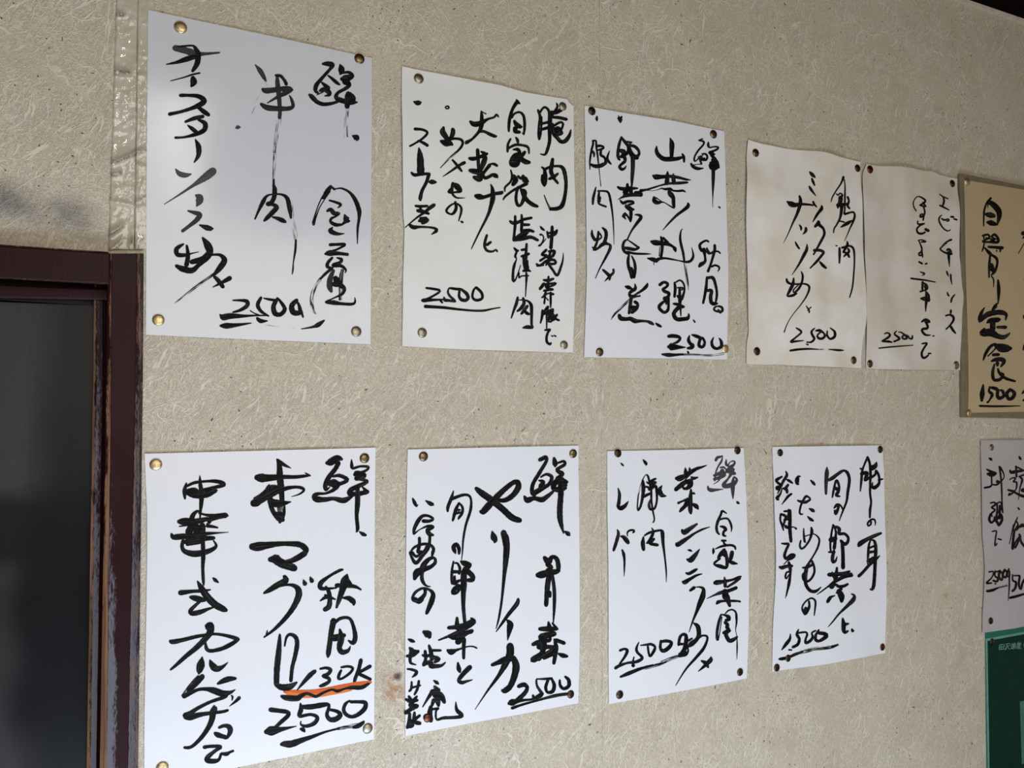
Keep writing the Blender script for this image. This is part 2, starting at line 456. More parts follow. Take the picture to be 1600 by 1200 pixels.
# traced brush strokes of every sheet
INK = {
'p1': '''
@220 0 4.445
=dish_writing
k.25 240 335 40,320 355 42,380 378 46,430 377 22,545 369 10
260 325 10,365 320 12,395 360 18
365 318 12,395 370 34,392 440 34,360 495 20
390 390 30,310 415 32,250 435 20,175 450 5
205 565 5,300 540 8,360 520 11,410 510 10
362 545 30,366 575 44,352 600 18
275 665 22,330 665 20,400 672 28,440 705 34,390 740 30,290 775 20,200 795 24
395 745 20,440 780 30,470 800 24
310 848 16,370 825 25,430 812 24
400 835 14,445 860 30,440 905 30,380 935 25,300 955 14,240 958 16
325 872 8,355 895 25,385 920 25
378 970 7,400 1020 34,400 1080 28,370 1130 8
@220 250 4.138
k.45 225 60 8,250 90 30,290 100 28,328 92 5
k.4 465 75 48,420 110 44,340 165 20,250 225 10,150 288 4
k.35 355 230 12,380 245 45,375 275 38,360 300 8
k.2 305 330 10,345 342 22,380 355 30,360 390 28,310 430 20,270 460 20
380 422 10,420 437 30,450 445 28,465 445 12
275 545 12,232 575 28,238 612 26,290 615 20,330 605 8,375 595 4
297 555 14,305 620 25,295 680 28
230 685 20,270 705 34,330 715 34,375 680 24,430 635 28,450 600 28
400 505 14,430 550 42,445 600 42,400 640 34,330 660 30
450 615 12,510 615 18,540 650 34,510 700 34,475 740 18
~.3 470 740 14,350 825 15,280 880 10,215 928 4
475 755 18,500 780 26,530 820 24
575 765 28,530 790 20,465 823 5
@360 60 6.667
k.2 258 280 10,310 345 44,345 405 38,370 450 14
~.75 345 415 40,360 510 34
~.72 335 560 20,265 680 24,220 790 14,130 890 24,95 935 20
k.35 55 940 12,75 930 38,95 930 20
k.15 485 385 20,490 480 44,505 620 42,515 760 36,510 830 34
~.55 510 820 40,500 900 42,475 1030 38,455 1195 30
470 390 22,520 395 28,560 440 28,580 480 34
k.1 335 535 30,370 550 52,470 540 48,600 525 42,645 540 18
k.1 640 545 20,580 570 44,480 620 28,380 680 8
k.1 320 690 30,380 725 52,470 735 48,600 735 40,650 710 34,635 640 26,610 595 7
960 270 22,1010 268 45,1060 280 48,1040 320 30,960 410 30,895 490 42,885 550 34,915 575 16
1015 390 14,1065 430 30,1105 465 32,1135 485 18
945 460 14,980 490 34,1020 520 38
930 550 25,975 535 45,1020 560 45,1030 590 34,975 605 6
900 592 10,965 562 12
820 590 22,850 615 45,900 665 38,970 690 36,1060 680 28,1130 655 25
1140 275 14,1155 320 62,1150 360 42,1140 380 12
1160 365 18,1230 355 28,1270 395 38,1200 420 70,1160 425 40
1200 450 76,1235 490 42,1190 530 32,1120 570 30,1100 620 42,1170 655 48,1260 670 46,1325 668 8
1225 580 50,1270 630 64,1250 670 40
1215 600 48,1215 710 52
~.6 1215 700 52,1205 800 40,1200 900 34,1205 1030 38
1270 1015 12,1310 1035 58,1325 1050 30,1310 1070 8
@360 230 6.667
~.5 460 0 30,455 200 28,450 340 26
450 340 20,450 400 26,460 440 44,455 520 44,425 580 40,390 595 45,440 600 30,480 630 48,430 690 44,380 740 38,350 770 20
255 750 16,290 670 24,340 570 40,375 515 24,430 495 14,530 495 20,590 535 38,615 640 42,630 740 18
~.65 630 560 24,640 760 45,665 860 45,680 970 34
680 970 18,675 1070 22,655 1200 12,650 1280 16,640 1330 5
435 730 14,490 745 34,540 765 44,570 780 28
1045 410 30,1010 460 46,965 530 30
960 510 12,910 620 10,855 790 14
1040 460 10,940 610 9,890 730 14,865 805 28
1040 405 20,1085 440 22
1095 435 10,1160 430 16,1240 470 24,1300 550 38,1340 660 42,1340 740 28,1325 850 22,1322 1010 7
1030 555 16,1100 575 24,1150 600 26,1115 635 8
1010 665 25,1045 650 38,1080 690 42,1130 690 28,1100 720 18,1050 745 24,1045 780 30,1100 810 34,1170 805 18
1190 705 16,1205 745 56,1225 768 46,1245 770 10
1205 770 40,1165 805 16
1065 835 10,1040 870 46,1080 895 42,1130 905 26,1190 900 5
@330 370 5.926
1100 75 28,1160 72 24,1235 72 26,1190 105 18,1130 130 18,1070 150 26
1055 160 20,1100 152 50,1180 155 30,1262 165 26
1120 195 20,1080 240 28,1075 280 28,1110 285 14
1160 195 10,1205 210 28,1190 240 28,1130 265 34,1200 270 28,1245 305 18,1240 335 8
1120 290 24,1060 340 24,1010 390 18
~.45 1015 385 25,960 470 34,930 580 32,945 690 24,975 715 8
k.15 1130 315 28,1100 390 44,1095 460 48,1110 505 28
~.3 1215 300 30,1200 400 34,1195 590 28
1150 385 46,1170 430 64,1130 440 40
1180 440 46,1230 480 34,1210 530 24,1130 570 11,1060 605 18,1130 610 38,1200 620 26,1300 625 24,1330 605 18,1328 560 5
=price
200 590 12,270 590 20,330 600 34,330 640 34,270 680 26,200 700 14
80 720 10,110 745 52,180 735 48,300 735 26,400 730 14,530 730 10
460 565 24,430 630 34,460 690 28,530 735 14
360 685 10,400 710 9,440 725 12
485 570 10,530 580 20,600 590 24
600 590 34,575 650 38,590 710 44,640 720 34,680 670 34,640 600 24,610 570 20
790 590 34,745 640 44,760 700 48,820 700 38,810 630 24,790 600 18
830 690 28,850 745 15
745 600 6,800 590 8
425 755 24,455 780 38,520 780 8
=underline
85 825 20,140 825 48,220 820 34,370 800 8
~.8 370 800 20,520 810 28,700 830 34,860 860 24
830 855 6,940 835 20,990 815 38,1045 775 14
''',
'p2': '''
@620 95 7.5
=dish_writing
195 485 16,235 500 52,265 495 46,280 490 18
565 550 14,580 538 14,602 545 18,600 565 16,575 568 14,562 550 14
205 810 34,290 815 26,350 850 26,300 915 24,200 980 20,145 1010 22
240 945 16,300 970 32,350 1000 34
250 1030 14,262 1100 56,268 1180 74,272 1260 78,275 1300 84,290 1325 60
540 790 30,530 840 62,560 890 56,590 940 50
648 812 40,650 850 52,630 905 42,600 930 46
510 950 30,560 970 70,610 975 62,640 990 30
600 930 34,670 920 26,740 930 28,765 965 28,745 1020 26,690 1080 20
~.3 690 1080 24,620 1140 20,550 1210 14,500 1265 8
985 600 20,990 680 40,985 760 50,960 830 34,880 920 26,810 965 40,800 980 18
985 600 10,1040 630 12
855 720 30,900 750 56,980 735 50,1060 690 26,1130 670 22,1160 640 26,1185 665 14
960 830 36,1020 835 30,1080 865 36,1140 890 34,1160 890 20
@620 235 7.5
845 100 34,890 105 44,950 90 34,1010 65 38,1050 45 30
940 0 38,945 80 40,950 180 36,960 240 44
980 20 18,1020 40 40
1030 90 50,1010 150 56,980 230 40
850 240 38,920 255 60,990 265 44
900 320 40,950 345 56,980 350 34,960 290 60
1080 180 40,1040 230 34,1000 290 36,1030 330 36,1100 300 34
1080 165 12,1130 165 28,1165 185 30
1095 285 14,1130 295 44,1160 310 44,1172 325 18
920 540 44,960 550 66,1010 555 40,1090 530 36,1140 515 34,1210 505 40,1225 495 30
1090 400 8,1110 460 38,1115 560 54,1080 700 36,1040 800 28,960 960 20,890 1110 14,865 1165 5
1045 1000 26,1025 1070 30,1020 1130 28,1050 1180 28,1110 1190 22,1150 1170 18,1165 1190 20
1090 1080 26,1050 1110 34
165 270 26,200 295 36,280 285 32,360 280 30
370 285 40,340 380 34,290 480 36,270 570 40,275 590 20
365 375 14,400 375 50,440 378 34,458 380 12
215 655 26,270 660 30,355 655 26
430 645 40,380 680 40,320 730 28,220 800 18,90 910 8
240 710 36,300 720 40,370 745 26
270 680 26,300 740 40
260 830 34,300 815 60,350 820 50,300 850 44
270 795 20,340 790 20
150 880 34,190 905 44,270 900 26,380 905 22,450 920 28,460 945 38,400 990 7
645 120 22,690 170 28,730 220 30,755 250 20
785 150 36,720 185 30,620 255 20,530 315 6
650 390 30,640 460 34,650 520 26,700 560 18,795 560 5
660 400 36,700 430 64,740 480 40,680 495 20,620 500 24,600 490 26,625 455 20
680 400 30,735 460 34
680 610 26,690 680 34,660 740 30,620 750 20,575 715 26,610 660 22,680 625 16,740 660 24,750 720 26,720 830 12
745 835 14,765 845 26
@760 130 7.5
345 200 16,350 225 40,300 310 34,265 420 34,255 520 30,255 570 22
355 225 44,385 245 18
290 410 24,320 365 24,380 345 24,425 380 28,440 450 32,440 540 28,430 605 20
415 590 14,432 605 20
320 450 30,345 490 50,390 515 44,410 515 20
320 530 30,330 570 44,380 580 34
350 510 40,330 560 36
335 640 14,355 670 34,362 705 24
275 660 22,245 720 26,240 800 26,240 815 14
250 770 24,330 730 28,420 735 26,480 760 28,490 830 18
305 785 16,360 785 40,380 830 40,330 860 60,290 900 50
440 815 34,400 860 44,320 930 40
270 920 30,290 960 50,340 965 50,370 930 34,370 860 34
380 880 50,440 925 54,490 935 40
@760 260 7.5
275 50 14,290 120 24,270 190 22,210 250 22,205 300 14
310 120 40,330 170 60,300 220 40
360 120 24,390 150 30,420 120 30
410 110 10,440 165 70,480 185 20
460 210 38,400 240 34,300 290 26,210 360 22,185 400 12
360 250 30,340 320 30,335 400 32,355 460 34,390 460 30,420 400 40,440 320 46,420 290 44
390 270 24,430 360 46,480 420 44,540 460 42,585 475 30
265 650 26,300 670 40,360 660 34,420 630 30,515 610 30
325 590 26,325 690 32,315 790 28,310 870 36
400 575 22,405 650 34,400 740 32,410 800 40
420 690 34,490 690 26
420 760 34,490 755 34,540 770 28
480 770 30,410 810 60,340 850 44,310 870 36
310 870 34,420 850 46,510 835 36,590 870 30
310 960 16,345 995 34,365 990 14
345 1000 20,325 1060 26,340 1090 12,315 1160 28,300 1240 28,300 1340 30,320 1345 20,350 1280 12,390 1160 8
460 915 26,455 1000 30,450 1080 40
400 985 24,460 975 26
400 1060 24,485 1030 30
440 1080 40,460 1200 60
@760 400 7.5
430 20 40,440 110 44,450 165 40
465 60 30,465 150 36
420 180 24,470 170 34,510 185 12
370 200 16,370 260 18,400 240 14,485 235 14
455 200 18,460 240 28,455 340 18,447 480 10
355 490 24,340 560 34,310 640 26,280 730 14
370 520 10,430 520 14,480 535 22,515 580 36,520 680 32,520 800 26,530 840 26,470 835 40,415 845 12
420 500 28,430 560 36,390 620 34,350 650 20
470 590 30,430 640 34,400 680 26
430 640 26,460 670 36,490 685 26
@760 260 7.5
640 15 18,670 40 30,680 110 50,670 190 60,670 230 30,650 180 40,645 110 24
680 40 30,740 10 26,820 0 26,880 15 36,910 80 42,925 200 36,915 330 38,880 460 46,820 500 40,740 505 34,740 520 14
~.2 740 510 30,700 430 16,665 340 10
770 -80 34,760 -10 44,750 60 46,780 140 40
830 90 26,780 130 36,730 150 30
780 140 34,830 200 26
620 710 14,640 735 30,668 755 16
620 805 24,645 810 16,660 850 14,630 920 18,605 935 22,650 900 12,690 850 8
700 770 20,715 840 26
700 790 20,800 775 28
815 755 28,790 800 34,720 830 26
760 715 34,755 830 36,745 960 38
690 985 30,640 1040 26,700 1050 24,620 1110 26
720 1000 24,785 1000 36,760 1060 30,700 1070 26
580 1150 26,620 1165 26,700 1110 30,780 1100 30,800 1140 26,720 1150 30
740 1000 24,720 1130 30,770 1220 26,820 1280 28,860 1190 26,885 1100 18,890 1015 5
@760 400 7.5
585 120 20,660 110 20
690 110 20,720 50 20
720 245 22,715 310 26,720 400 26
665 285 24,720 290 34,775 270 24
665 330 36,620 390 28,620 370 16
670 335 24,770 325 24,800 325 28,770 350 20,690 370 20
690 360 30,720 390 36,770 395 26
670 410 28,740 400 18
690 420 20,670 470 26,640 490 14
680 460 24,720 440 18,775 450 26
680 470 20,670 560 20
690 490 10,715 520 16
745 430 22,745 540 24,745 610 12
665 660 24,700 600 14,720 595 16,700 660 24,700 760 20,700 850 14
650 640 26,645 710 30,625 790 14
660 680 34,770 630 30,735 650 40
720 670 60,760 700 60,720 740 40
770 640 26,760 760 26,720 770 20
790 700 30,810 740 26,845 755 22
780 750 30,820 690 24
680 870 20,740 865 26,720 890 26,700 950 28,705 1010 28,740 1035 28,755 1020 18
755 935 10,775 942 16
785 930 10,810 942 18
@760 130 7.5
600 320 24,625 400 32,610 500 24,605 600 26,612 665 20,630 600 22,640 480 22,640 400 24
620 350 24,675 285 24,730 330 30,735 450 36,735 560 40,735 680 36,710 780 34,680 840 26,625 835 10
640 480 26,740 455 30
650 545 30,730 520 34
820 235 14,830 280 26,780 360 30,750 400 20
880 310 40,810 345 44,760 340 30
750 400 24,840 405 34,935 425 34
770 480 30,780 580 50,830 650 40,870 690 40,920 680 44,965 620 36,985 550 12
790 500 26,860 460 26,895 480 26,870 550 26,820 570 40
800 540 34,840 530 40,880 590 34
800 610 40,870 600 30
760 330 20,750 460 30
=price
@620 395 7.5
340 415 22,420 425 26,495 440 26,490 465 24,400 520 22,320 555 24
295 560 30,310 560 42,400 555 32,540 550 16
610 415 16,595 460 22,620 510 26,670 555 24,680 570 16
550 520 14,560 555 36,600 560 30,680 572 24
620 415 22,680 425 28,745 430 28
730 450 26,725 510 28,750 550 36,800 560 34,830 530 36,810 480 36,750 430 26
920 405 18,890 450 24,880 520 26,910 555 28,960 555 30,995 530 28,985 470 30,925 410 28
510 565 26,530 585 22
=underline
330 630 36,420 635 32,560 645 30,720 665 24,880 680 22,1010 680 24,1110 660 16,1200 645 12
''',
'p3': '''
@905 155 8
=dish_writing
220 215 14,218 245 32,220 270 16
475 240 12,505 250 56,510 290 24
485 210 10,500 240 20,530 215 10,515 250 24
130 880 10,128 780 20,150 640 24,170 560 24,165 520 20
165 525 20,205 525 22,210 600 22,225 700 20,235 790 16,245 880 9,258 1000 7,268 1090 10
155 650 22,180 680 28,180 725 14
215 590 30,260 585 28,300 600 24,290 620 24,230 640 20
270 630 28,265 700 30,300 720 30,320 750 24,325 790 30
145 820 30,190 840 40,260 835 46,330 800 34
375 650 10,350 720 26,350 760 32,395 815 16,340 770 20
525 475 20,505 530 30,485 620 34,480 720 34,500 760 24
520 480 24,560 530 34,605 590 34,610 640 34,590 690 30
500 640 30,545 660 60,560 700 50,520 720 40
550 700 44,570 770 36,520 820 30,500 850 34,530 880 34,565 865 24,585 835 10
590 535 24,650 545 22
630 560 20,620 620 44,650 690 56,680 720 60,720 735 46
630 580 30,690 595 34,735 640 32,745 685 30,720 720 40
665 700 50,668 850 46,660 980 38,655 1110 16
480 1100 26,520 1120 40,600 1120 36,690 1115 30,730 1115 16
600 1065 30,600 1130 44,580 1190 40
640 1110 44,650 1200 44
560 1200 30,650 1195 40,780 1180 26
@905 300 8
480 98 4,540 65 24,620 40 40,700 38 36,775 40 38
560 0 40,580 30 40
510 105 16,545 140 34,600 120 30,660 120 28,680 140 22,620 160 28
590 180 50,640 215 54,680 220 24
645 230 36,645 300 38,640 375 14,620 330 20,580 280 28,550 300 34,580 340 12
530 310 8,560 300 30,570 270 30
695 285 12,745 290 30,770 320 40,720 390 34,650 490 20,600 590 16
600 595 16,560 620 26,540 680 32,555 740 34,600 770 34
600 600 12,660 640 18,730 690 24,745 698 20,690 720 34,620 710 40,560 700 30
600 750 26,680 770 26,780 775 22,840 775 18,895 778 4
620 770 20,605 850 34,610 930 36,640 1010 44,650 1070 36
650 800 14,685 880 30,695 970 34,680 1070 30
645 960 44,660 1050 50
165 155 22,170 80 30,190 0 26,205 -60 10
245 0 20,240 60 30,245 110 40,245 150 24,330 185 24
260 70 24,240 110 40
230 -10 20,300 -10 20,360 10 26,390 120 26,415 300 18,425 480 12,428 660 4
155 480 14,155 540 34,190 600 36,210 590 30
235 500 26,225 590 28,205 660 26,180 720 36,230 705 26,280 660 40,330 640 40
250 520 20,275 565 16,235 600 20
285 450 20,325 490 38,330 560 38,300 650 38,255 680 22
330 650 28,380 665 28,375 720 34,320 830 26,250 960 14,195 1085 7
155 690 10,180 715 24
290 975 24,340 1020 36,375 1060 36,370 1105 14
420 970 24,420 1010 28,370 1060 28,310 1120 6
@905 430 8.571
610 155 20,650 165 50,690 180 30
740 120 14,745 180 42,690 220 40,665 250 34,680 290 40
910 110 14,895 150 42,830 210 30,740 265 20
~.35 740 265 24,660 340 26,560 430 30,480 510 24,415 600 8
700 290 50,760 285 24,810 280 16,800 265 6
690 300 40,680 380 40,670 450 40,660 510 34
740 360 40,775 390 38,760 450 40,700 500 40
680 440 60,740 430 40
530 540 44,550 580 56,620 590 44,680 585 50,740 615 56,820 615 34,900 620 30,950 640 42,985 660 26
1010 640 10,1050 670 36,1090 690 22
@1010 170 8.571
130 505 12,125 560 40,150 620 50,220 675 56,310 680 56,400 675 46,480 650 30
305 400 12,328 470 56,328 560 56,325 660 40
470 610 20,490 650 36,495 715 24
75 890 10,120 915 64,200 915 46,320 910 38,440 930 32,520 950 26,590 958 6
275 840 10,272 900 44,265 1000 56
350 875 14,350 930 46,360 1000 46
540 990 26,420 1000 36,300 1005 28,200 1025 20,100 1055 20,0 1085 26,-80 1095 34
-150 1120 34,-100 1115 26,0 1095 7,80 1100 5,150 1085 7,200 1065 14
200 1070 16,250 1080 28,310 1075 30,350 1100 22,420 1105 26,480 1100 26,515 1118 12
300 1090 40,305 1140 50,350 1190 50
695 425 14,750 405 16
700 430 12,760 440 26,760 480 22,690 560 22,640 640 22,635 700 24,660 700 14,700 650 14
690 650 20,750 630 10,740 610 18,790 610 24,810 650 26,790 690 24,740 690 20
720 640 30,740 680 44,770 670 30
700 660 24,730 740 26
590 740 26,620 780 40,680 805 38,760 800 10
600 765 20,660 750 8,740 745 10
828 440 10,825 490 34,840 520 20,900 510 16,955 515 24,950 540 24,890 570 28,840 590 34,890 610 40,910 610 20
860 620 30,890 650 40,920 680 36,900 700 60
870 740 70,880 770 100,920 780 90,950 780 50
890 690 60,930 720 60,965 790 24
890 810 44,888 950 40,885 1080 24,883 1195 10,882 1320 3
@1010 290 8.571
100 150 16,100 200 52,140 230 50,220 225 14,300 270 14,360 300 24,355 240 44,350 160 44,320 110 50
90 160 20,130 170 16,200 215 6
550 245 30,550 280 46,480 340 36,400 400 30,300 500 22,215 600 6
60 750 28,110 765 66,200 775 54,280 785 44,350 820 30,375 850 46,385 885 20
190 690 24,205 760 40,205 860 34,190 960 32
220 700 24,280 770 40
175 820 8,165 950 10
10 975 14,80 990 50,130 1005 54,160 985 36,240 975 26,340 990 20,440 1010 14,520 1025 26,580 1015 34,615 970 30,620 920 24,600 830 6
485 585 4,460 600 14,445 700 28,460 800 32,485 900 30,500 1000 26
~.35 500 1000 26,520 1120 26,545 1300 26,560 1400 6
95 1030 10,95 1070 4
825 755 20,790 740 24,730 770 28,705 810 32,730 870 40,770 870 36,780 900 26
760 860 50,775 950 28,775 1020 36,720 1060 50,700 1085 30
800 840 20,820 900 40,850 910 26,900 885 24,950 885 20,980 910 18
905 800 30,905 860 36,880 960 32,850 1060 28,815 1150 34
860 1090 24,910 1070 24,960 1090 24,965 1120 20,945 1155 8
960 285 14,980 300 20
@1010 430 8.571
175 130 40,230 95 34,280 120 36,260 160 30,215 190 34,240 220 40,290 240 40,290 280 36,230 320 34
240 310 50,260 370 34,260 395 14
290 300 30,290 400 30,280 470 36,230 500 36,170 450 40,170 410 40,220 360 34
370 100 24,380 180 36,370 290 30
370 110 16,440 70 22,490 110 22,505 190 22,480 290 34
410 170 16,480 170 22,470 200 20
440 180 30,440 260 34,445 320 50,440 400 30
410 280 30,460 310 60,480 300 30
360 385 30,420 395 36,500 425 20,440 430 44
440 420 50,380 480 46,360 530 50,400 590 50,480 590 46,540 580 46,560 550 30,555 510 10
445 300 26,450 440 26,455 550 12
620 600 14,640 630 22
800 30 26,790 160 36,770 280 32,750 375 28
810 40 34,880 40 40,920 150 32,935 260 30,920 360 24
800 210 34,860 210 40,850 290 44,860 370 44,900 385 44,940 380 24
970 410 12,910 430 22,900 470 24,960 490 24,1010 480 30,1000 430 30,950 420 16
950 460 14,985 500 34
=price
290 820 40,350 815 46,430 830 38,440 860 34,400 900 30,350 915 14
290 960 44,320 960 86,400 965 56,520 968 8
570 805 10,555 870 40,580 920 40,610 940 50,600 970 44,545 980 30
600 800 16,650 815 40,720 840 34
720 840 40,700 900 36,700 950 40,750 960 36,775 900 34,745 840 30
895 835 12,870 900 34,890 960 38,940 985 34,1000 955 40,1000 890 36,970 845 14
540 1020 14,555 1040 26
=underline
200 1060 20,290 1070 48,380 1068 32,480 1060 24
~.4 460 1062 26,650 1065 22,800 1075 26,950 1065 24,1040 1045 24
''',
'p4': '''
@1160 210 8
=dish_writing
822 475 16,850 510 44,885 545 18
845 560 20,858 600 30,875 648 16
808 660 20,830 705 32,885 782 6
525 850 16,570 880 64,620 895 54,680 885 34,780 890 24,840 900 18
680 780 20,690 830 34,680 900 38,640 1010 30,590 1110 20,550 1200 12,510 1290 8,470 1370 2
845 855 22,855 885 26,885 920 14
950 905 18,950 940 38,900 1000 30,860 1060 22,830 1112 6
860 1165 30,905 1120 44
905 1110 44,910 1140 40,970 1190 30,985 1260 32,940 1350 30,900 1420 24,850 1510 20
1245 540 30,1210 620 18,1140 720 14,1090 800 14,1072 860 7
1255 570 14,1262 650 14,1255 780 22,1250 880 22,1245 960 18,1240 1005 26,1300 990 22,1360 980 20,1380 1020 26,1360 1090 26,1310 1190 16,1240 1345 5
1145 750 12,1165 770 16,1195 745 16,1225 770 22,1190 800 40
1200 800 50,1190 860 50,1160 905 30,1210 890 40,1290 880 26
1290 790 26,1305 840 24,1285 900 28,1310 935 22
1150 890 26,1160 930 20
1210 900 40,1200 980 34,1180 1060 26,1140 1140 18,1110 1190 16,1105 1240 12
1180 1095 16,1240 1108 16
1340 1085 16,1280 1120 40,1200 1165 18,1190 1175 6
@1160 345 8
665 65 14,685 95 24,685 130 16
745 105 30,745 140 34,710 180 10
855 380 32,930 378 30,985 400 30,960 440 30,890 520 28,840 570 18,810 600 16
930 515 12,970 555 36,1025 595 24
615 275 12,630 310 24,665 360 20
762 300 8,760 370 36,720 450 36,660 560 22,575 690 4
515 735 20,525 770 26,560 795 22,630 800 20,720 795 18,780 810 24,800 850 24,770 940 18,700 1050 12,600 1180 8,540 1290 8,505 1395 12
600 725 16,590 800 36,555 880 32,530 945 20,590 940 30,640 915 18
695 645 14,715 700 26,700 790 24,660 860 26,610 905 20,600 870 14,660 810 12
765 1068 10,800 1120 20,805 1155 14
825 1085 14,780 1130 8
1140 320 16,1150 320 14
1180 350 24,1185 430 28,1185 535 16
1275 265 12,1280 310 34,1250 360 30,1230 400 26
1210 345 24,1280 325 18,1335 330 24,1365 380 26,1370 500 18,1360 650 16,1340 830 16,1305 965 12
1290 360 24,1300 395 30,1250 440 20,1240 455 16
1240 400 20,1280 420 30,1305 460 22
=price
@1160 480 8
645 262 12,690 290 24,710 320 22,650 375 18,585 435 24,640 430 22,740 420 8
875 265 10,835 310 24,850 360 26,870 400 26,830 440 20,775 440 14
880 300 10,930 295 34,980 320 20,1005 360 28,970 395 28,920 390 26,910 350 20,960 310 16
1035 300 14,1035 360 24,1075 400 24,1125 370 30,1125 310 26,1070 262 10
770 465 14,790 472 20
=underline
580 545 24,680 530 24,800 525 20,920 530 10
~.5 900 530 10,1050 530 14
1050 530 8,1180 540 24,1255 540 6
''',
'p5': '''
@1335 250 8.889
=dish_writing
1150 485 14,1200 515 18,1275 545 16
1205 520 20,1215 580 28,1195 640 24
1150 640 22,1210 665 24,1290 705 10
1185 770 10,1145 810 20,1150 870 22,1210 950 18,1280 990 16,1318 970 10
1180 820 18,1225 840 24,1280 825 16,1285 850 22,1255 855 14
1310 795 20,1340 800 26
1350 825 20,1385 840 22
830 715 16,795 660 18,790 590 14,840 520 12,890 525 18,950 575 24,910 620 22,880 635 20,920 650 20,955 655 22,915 600 18
925 660 18,945 730 20,930 780 22,890 800 26,890 765 20,930 770 22,925 845 18
855 855 16,850 890 18,890 900 22,945 890 16,880 920 20,840 970 22,860 1020 26,910 1030 28,955 1010 20
960 970 34,1000 990 36
860 1125 14,900 1115 14,965 1140 22,900 1145 14
870 1130 14,890 1180 14,910 1260 14,920 1330 14
1330 1110 26,1270 1140 20,1210 1190 16,1170 1240 16
@1335 380 8.889
1270 0 14,1215 40 16,1170 85 22,1210 120 22,1260 140 28,1330 150 36
1270 100 24,1300 85 30,1330 120 24
1295 130 40,1295 220 30,1297 335 6
1250 400 24,1258 430 24,1270 465 12
1305 440 22,1302 500 22,1312 580 8
1240 690 14,1250 725 24,1270 740 14
1350 720 14,1310 770 24,1297 825 22
1300 940 30,1298 980 22
1220 1015 18,1280 1000 22,1335 1025 30,1340 1080 28,1290 1150 22,1235 1200 18
1310 1165 34,1340 1210 30,1378 1255 16
885 0 10,910 70 16,905 120 24,870 150 24,880 180 20,920 160 20
905 110 26,920 200 16
868 265 22,910 290 24
955 295 20,980 285 18
880 405 12,930 425 22,935 440 16,900 455 10
755 495 20,860 510 22,960 525 20,1080 548 12
905 545 24,900 620 26,895 665 18
910 560 22,955 590 28,960 640 26,930 660 20,870 680 22
930 600 20,940 660 16
940 680 22,970 730 36,975 780 36,980 810 26,920 795 28,870 775 14,930 760 24
945 700 24,945 800 34,937 880 24,935 960 8
@1335 480 8.889
885 210 18,935 180 36,990 210 30,930 215 20
940 215 24,970 270 30,960 300 34,900 310 28,905 350 28,950 390 26,1015 392 12
1045 402 16,1065 405 14
905 510 20,970 505 24,935 570 24,905 640 28,920 700 30,960 700 28,1000 665 16
995 645 20,1030 645 18
=price
380 375 14,420 360 18,455 390 26,420 430 26,350 475 14,420 480 30,480 492 14
555 335 12,520 375 22,560 410 26,590 440 28,550 465 20,510 480 26
575 350 8,620 355 18,670 400 22,690 435 22,650 445 24,625 420 22,660 390 20,710 410 22,720 435 20,760 440 26,765 400 18
=underline
320 572 16,420 560 18,600 545 16,780 532 10
''',
'p6': '''
@1490 255 6
=dish_writing
345 330 20,310 370 16,285 440 16,280 520 14,280 590 9
340 370 40,380 400 50,420 450 50,425 500 40,415 545 24,405 580 10
325 360 14,315 420 5
305 480 30,340 487 46,375 495 34
315 555 22,345 560 46,380 570 34,410 578 12
270 680 16,320 670 18,330 700 16,270 735 14,330 740 18,410 740 24,410 700 20,380 670 22,350 690 14
280 690 12,290 730 10
300 700 10,380 720 14,340 730 10
350 690 12,400 715 10
285 750 10,275 800 14,262 830 6
290 795 12,330 840 30,350 860 24
325 785 20,390 790 24,450 795 30
440 790 20,430 830 12
400 815 10,400 830 8
340 865 16,330 960 20,328 1070 14
350 860 18,395 890 24,405 940 18,385 1010 24,360 1040 20
345 960 50,360 1000 40
355 1045 10,350 1060 10,370 1090 12,370 1165 4
412 1095 14,418 1170 30,418 1240 24,412 1320 8
645 660 36,660 655 36
655 690 14,645 705 10
660 745 6,600 850 5
660 490 10,666 490 10
655 1090 8,662 1090 8
@1490 450 5.4545
365 130 8,350 160 30,325 188 14
262 165 6,235 210 24,220 260 30,218 290 14
225 280 26,280 230 40,350 210 40,410 210 36,445 230 26,438 275 8
280 300 8,310 280 40,380 270 34,395 265 10
330 290 40,330 350 44
370 335 20,440 335 26
260 350 20,245 385 50,310 380 60,370 410 40,420 420 34,460 400 20,478 380 6
250 615 10,270 560 22,310 500 22,355 480 18,350 520 10,290 580 10
355 490 30,400 510 64,450 515 56,480 515 30
335 570 24,380 568 24
320 625 14,360 610 30,410 610 34,425 630 30,400 670 14
345 650 14,330 720 24,340 780 24,390 780 24,420 740 20,385 720 18,375 690 16,390 730 20,440 770 22,520 795 16
370 640 30,370 660 20
600 130 10,605 130 20
598 240 22,604 260 22
596 490 16,588 530 8
=price
248 825 12,240 900 36,236 960 20
305 840 10,298 880 20,325 910 24,300 960 12,285 975 18
320 850 22,360 860 28,375 880 20
375 870 24,370 920 26,390 940 28,425 920 24,415 880 24,395 870 14
480 865 24,450 900 26,465 945 26,500 935 28,515 895 28,480 865 20
580 900 10,600 880 24
590 960 14,602 950 14
=underline
220 1005 16,300 1008 16,430 1008 14,565 1005 5
''',
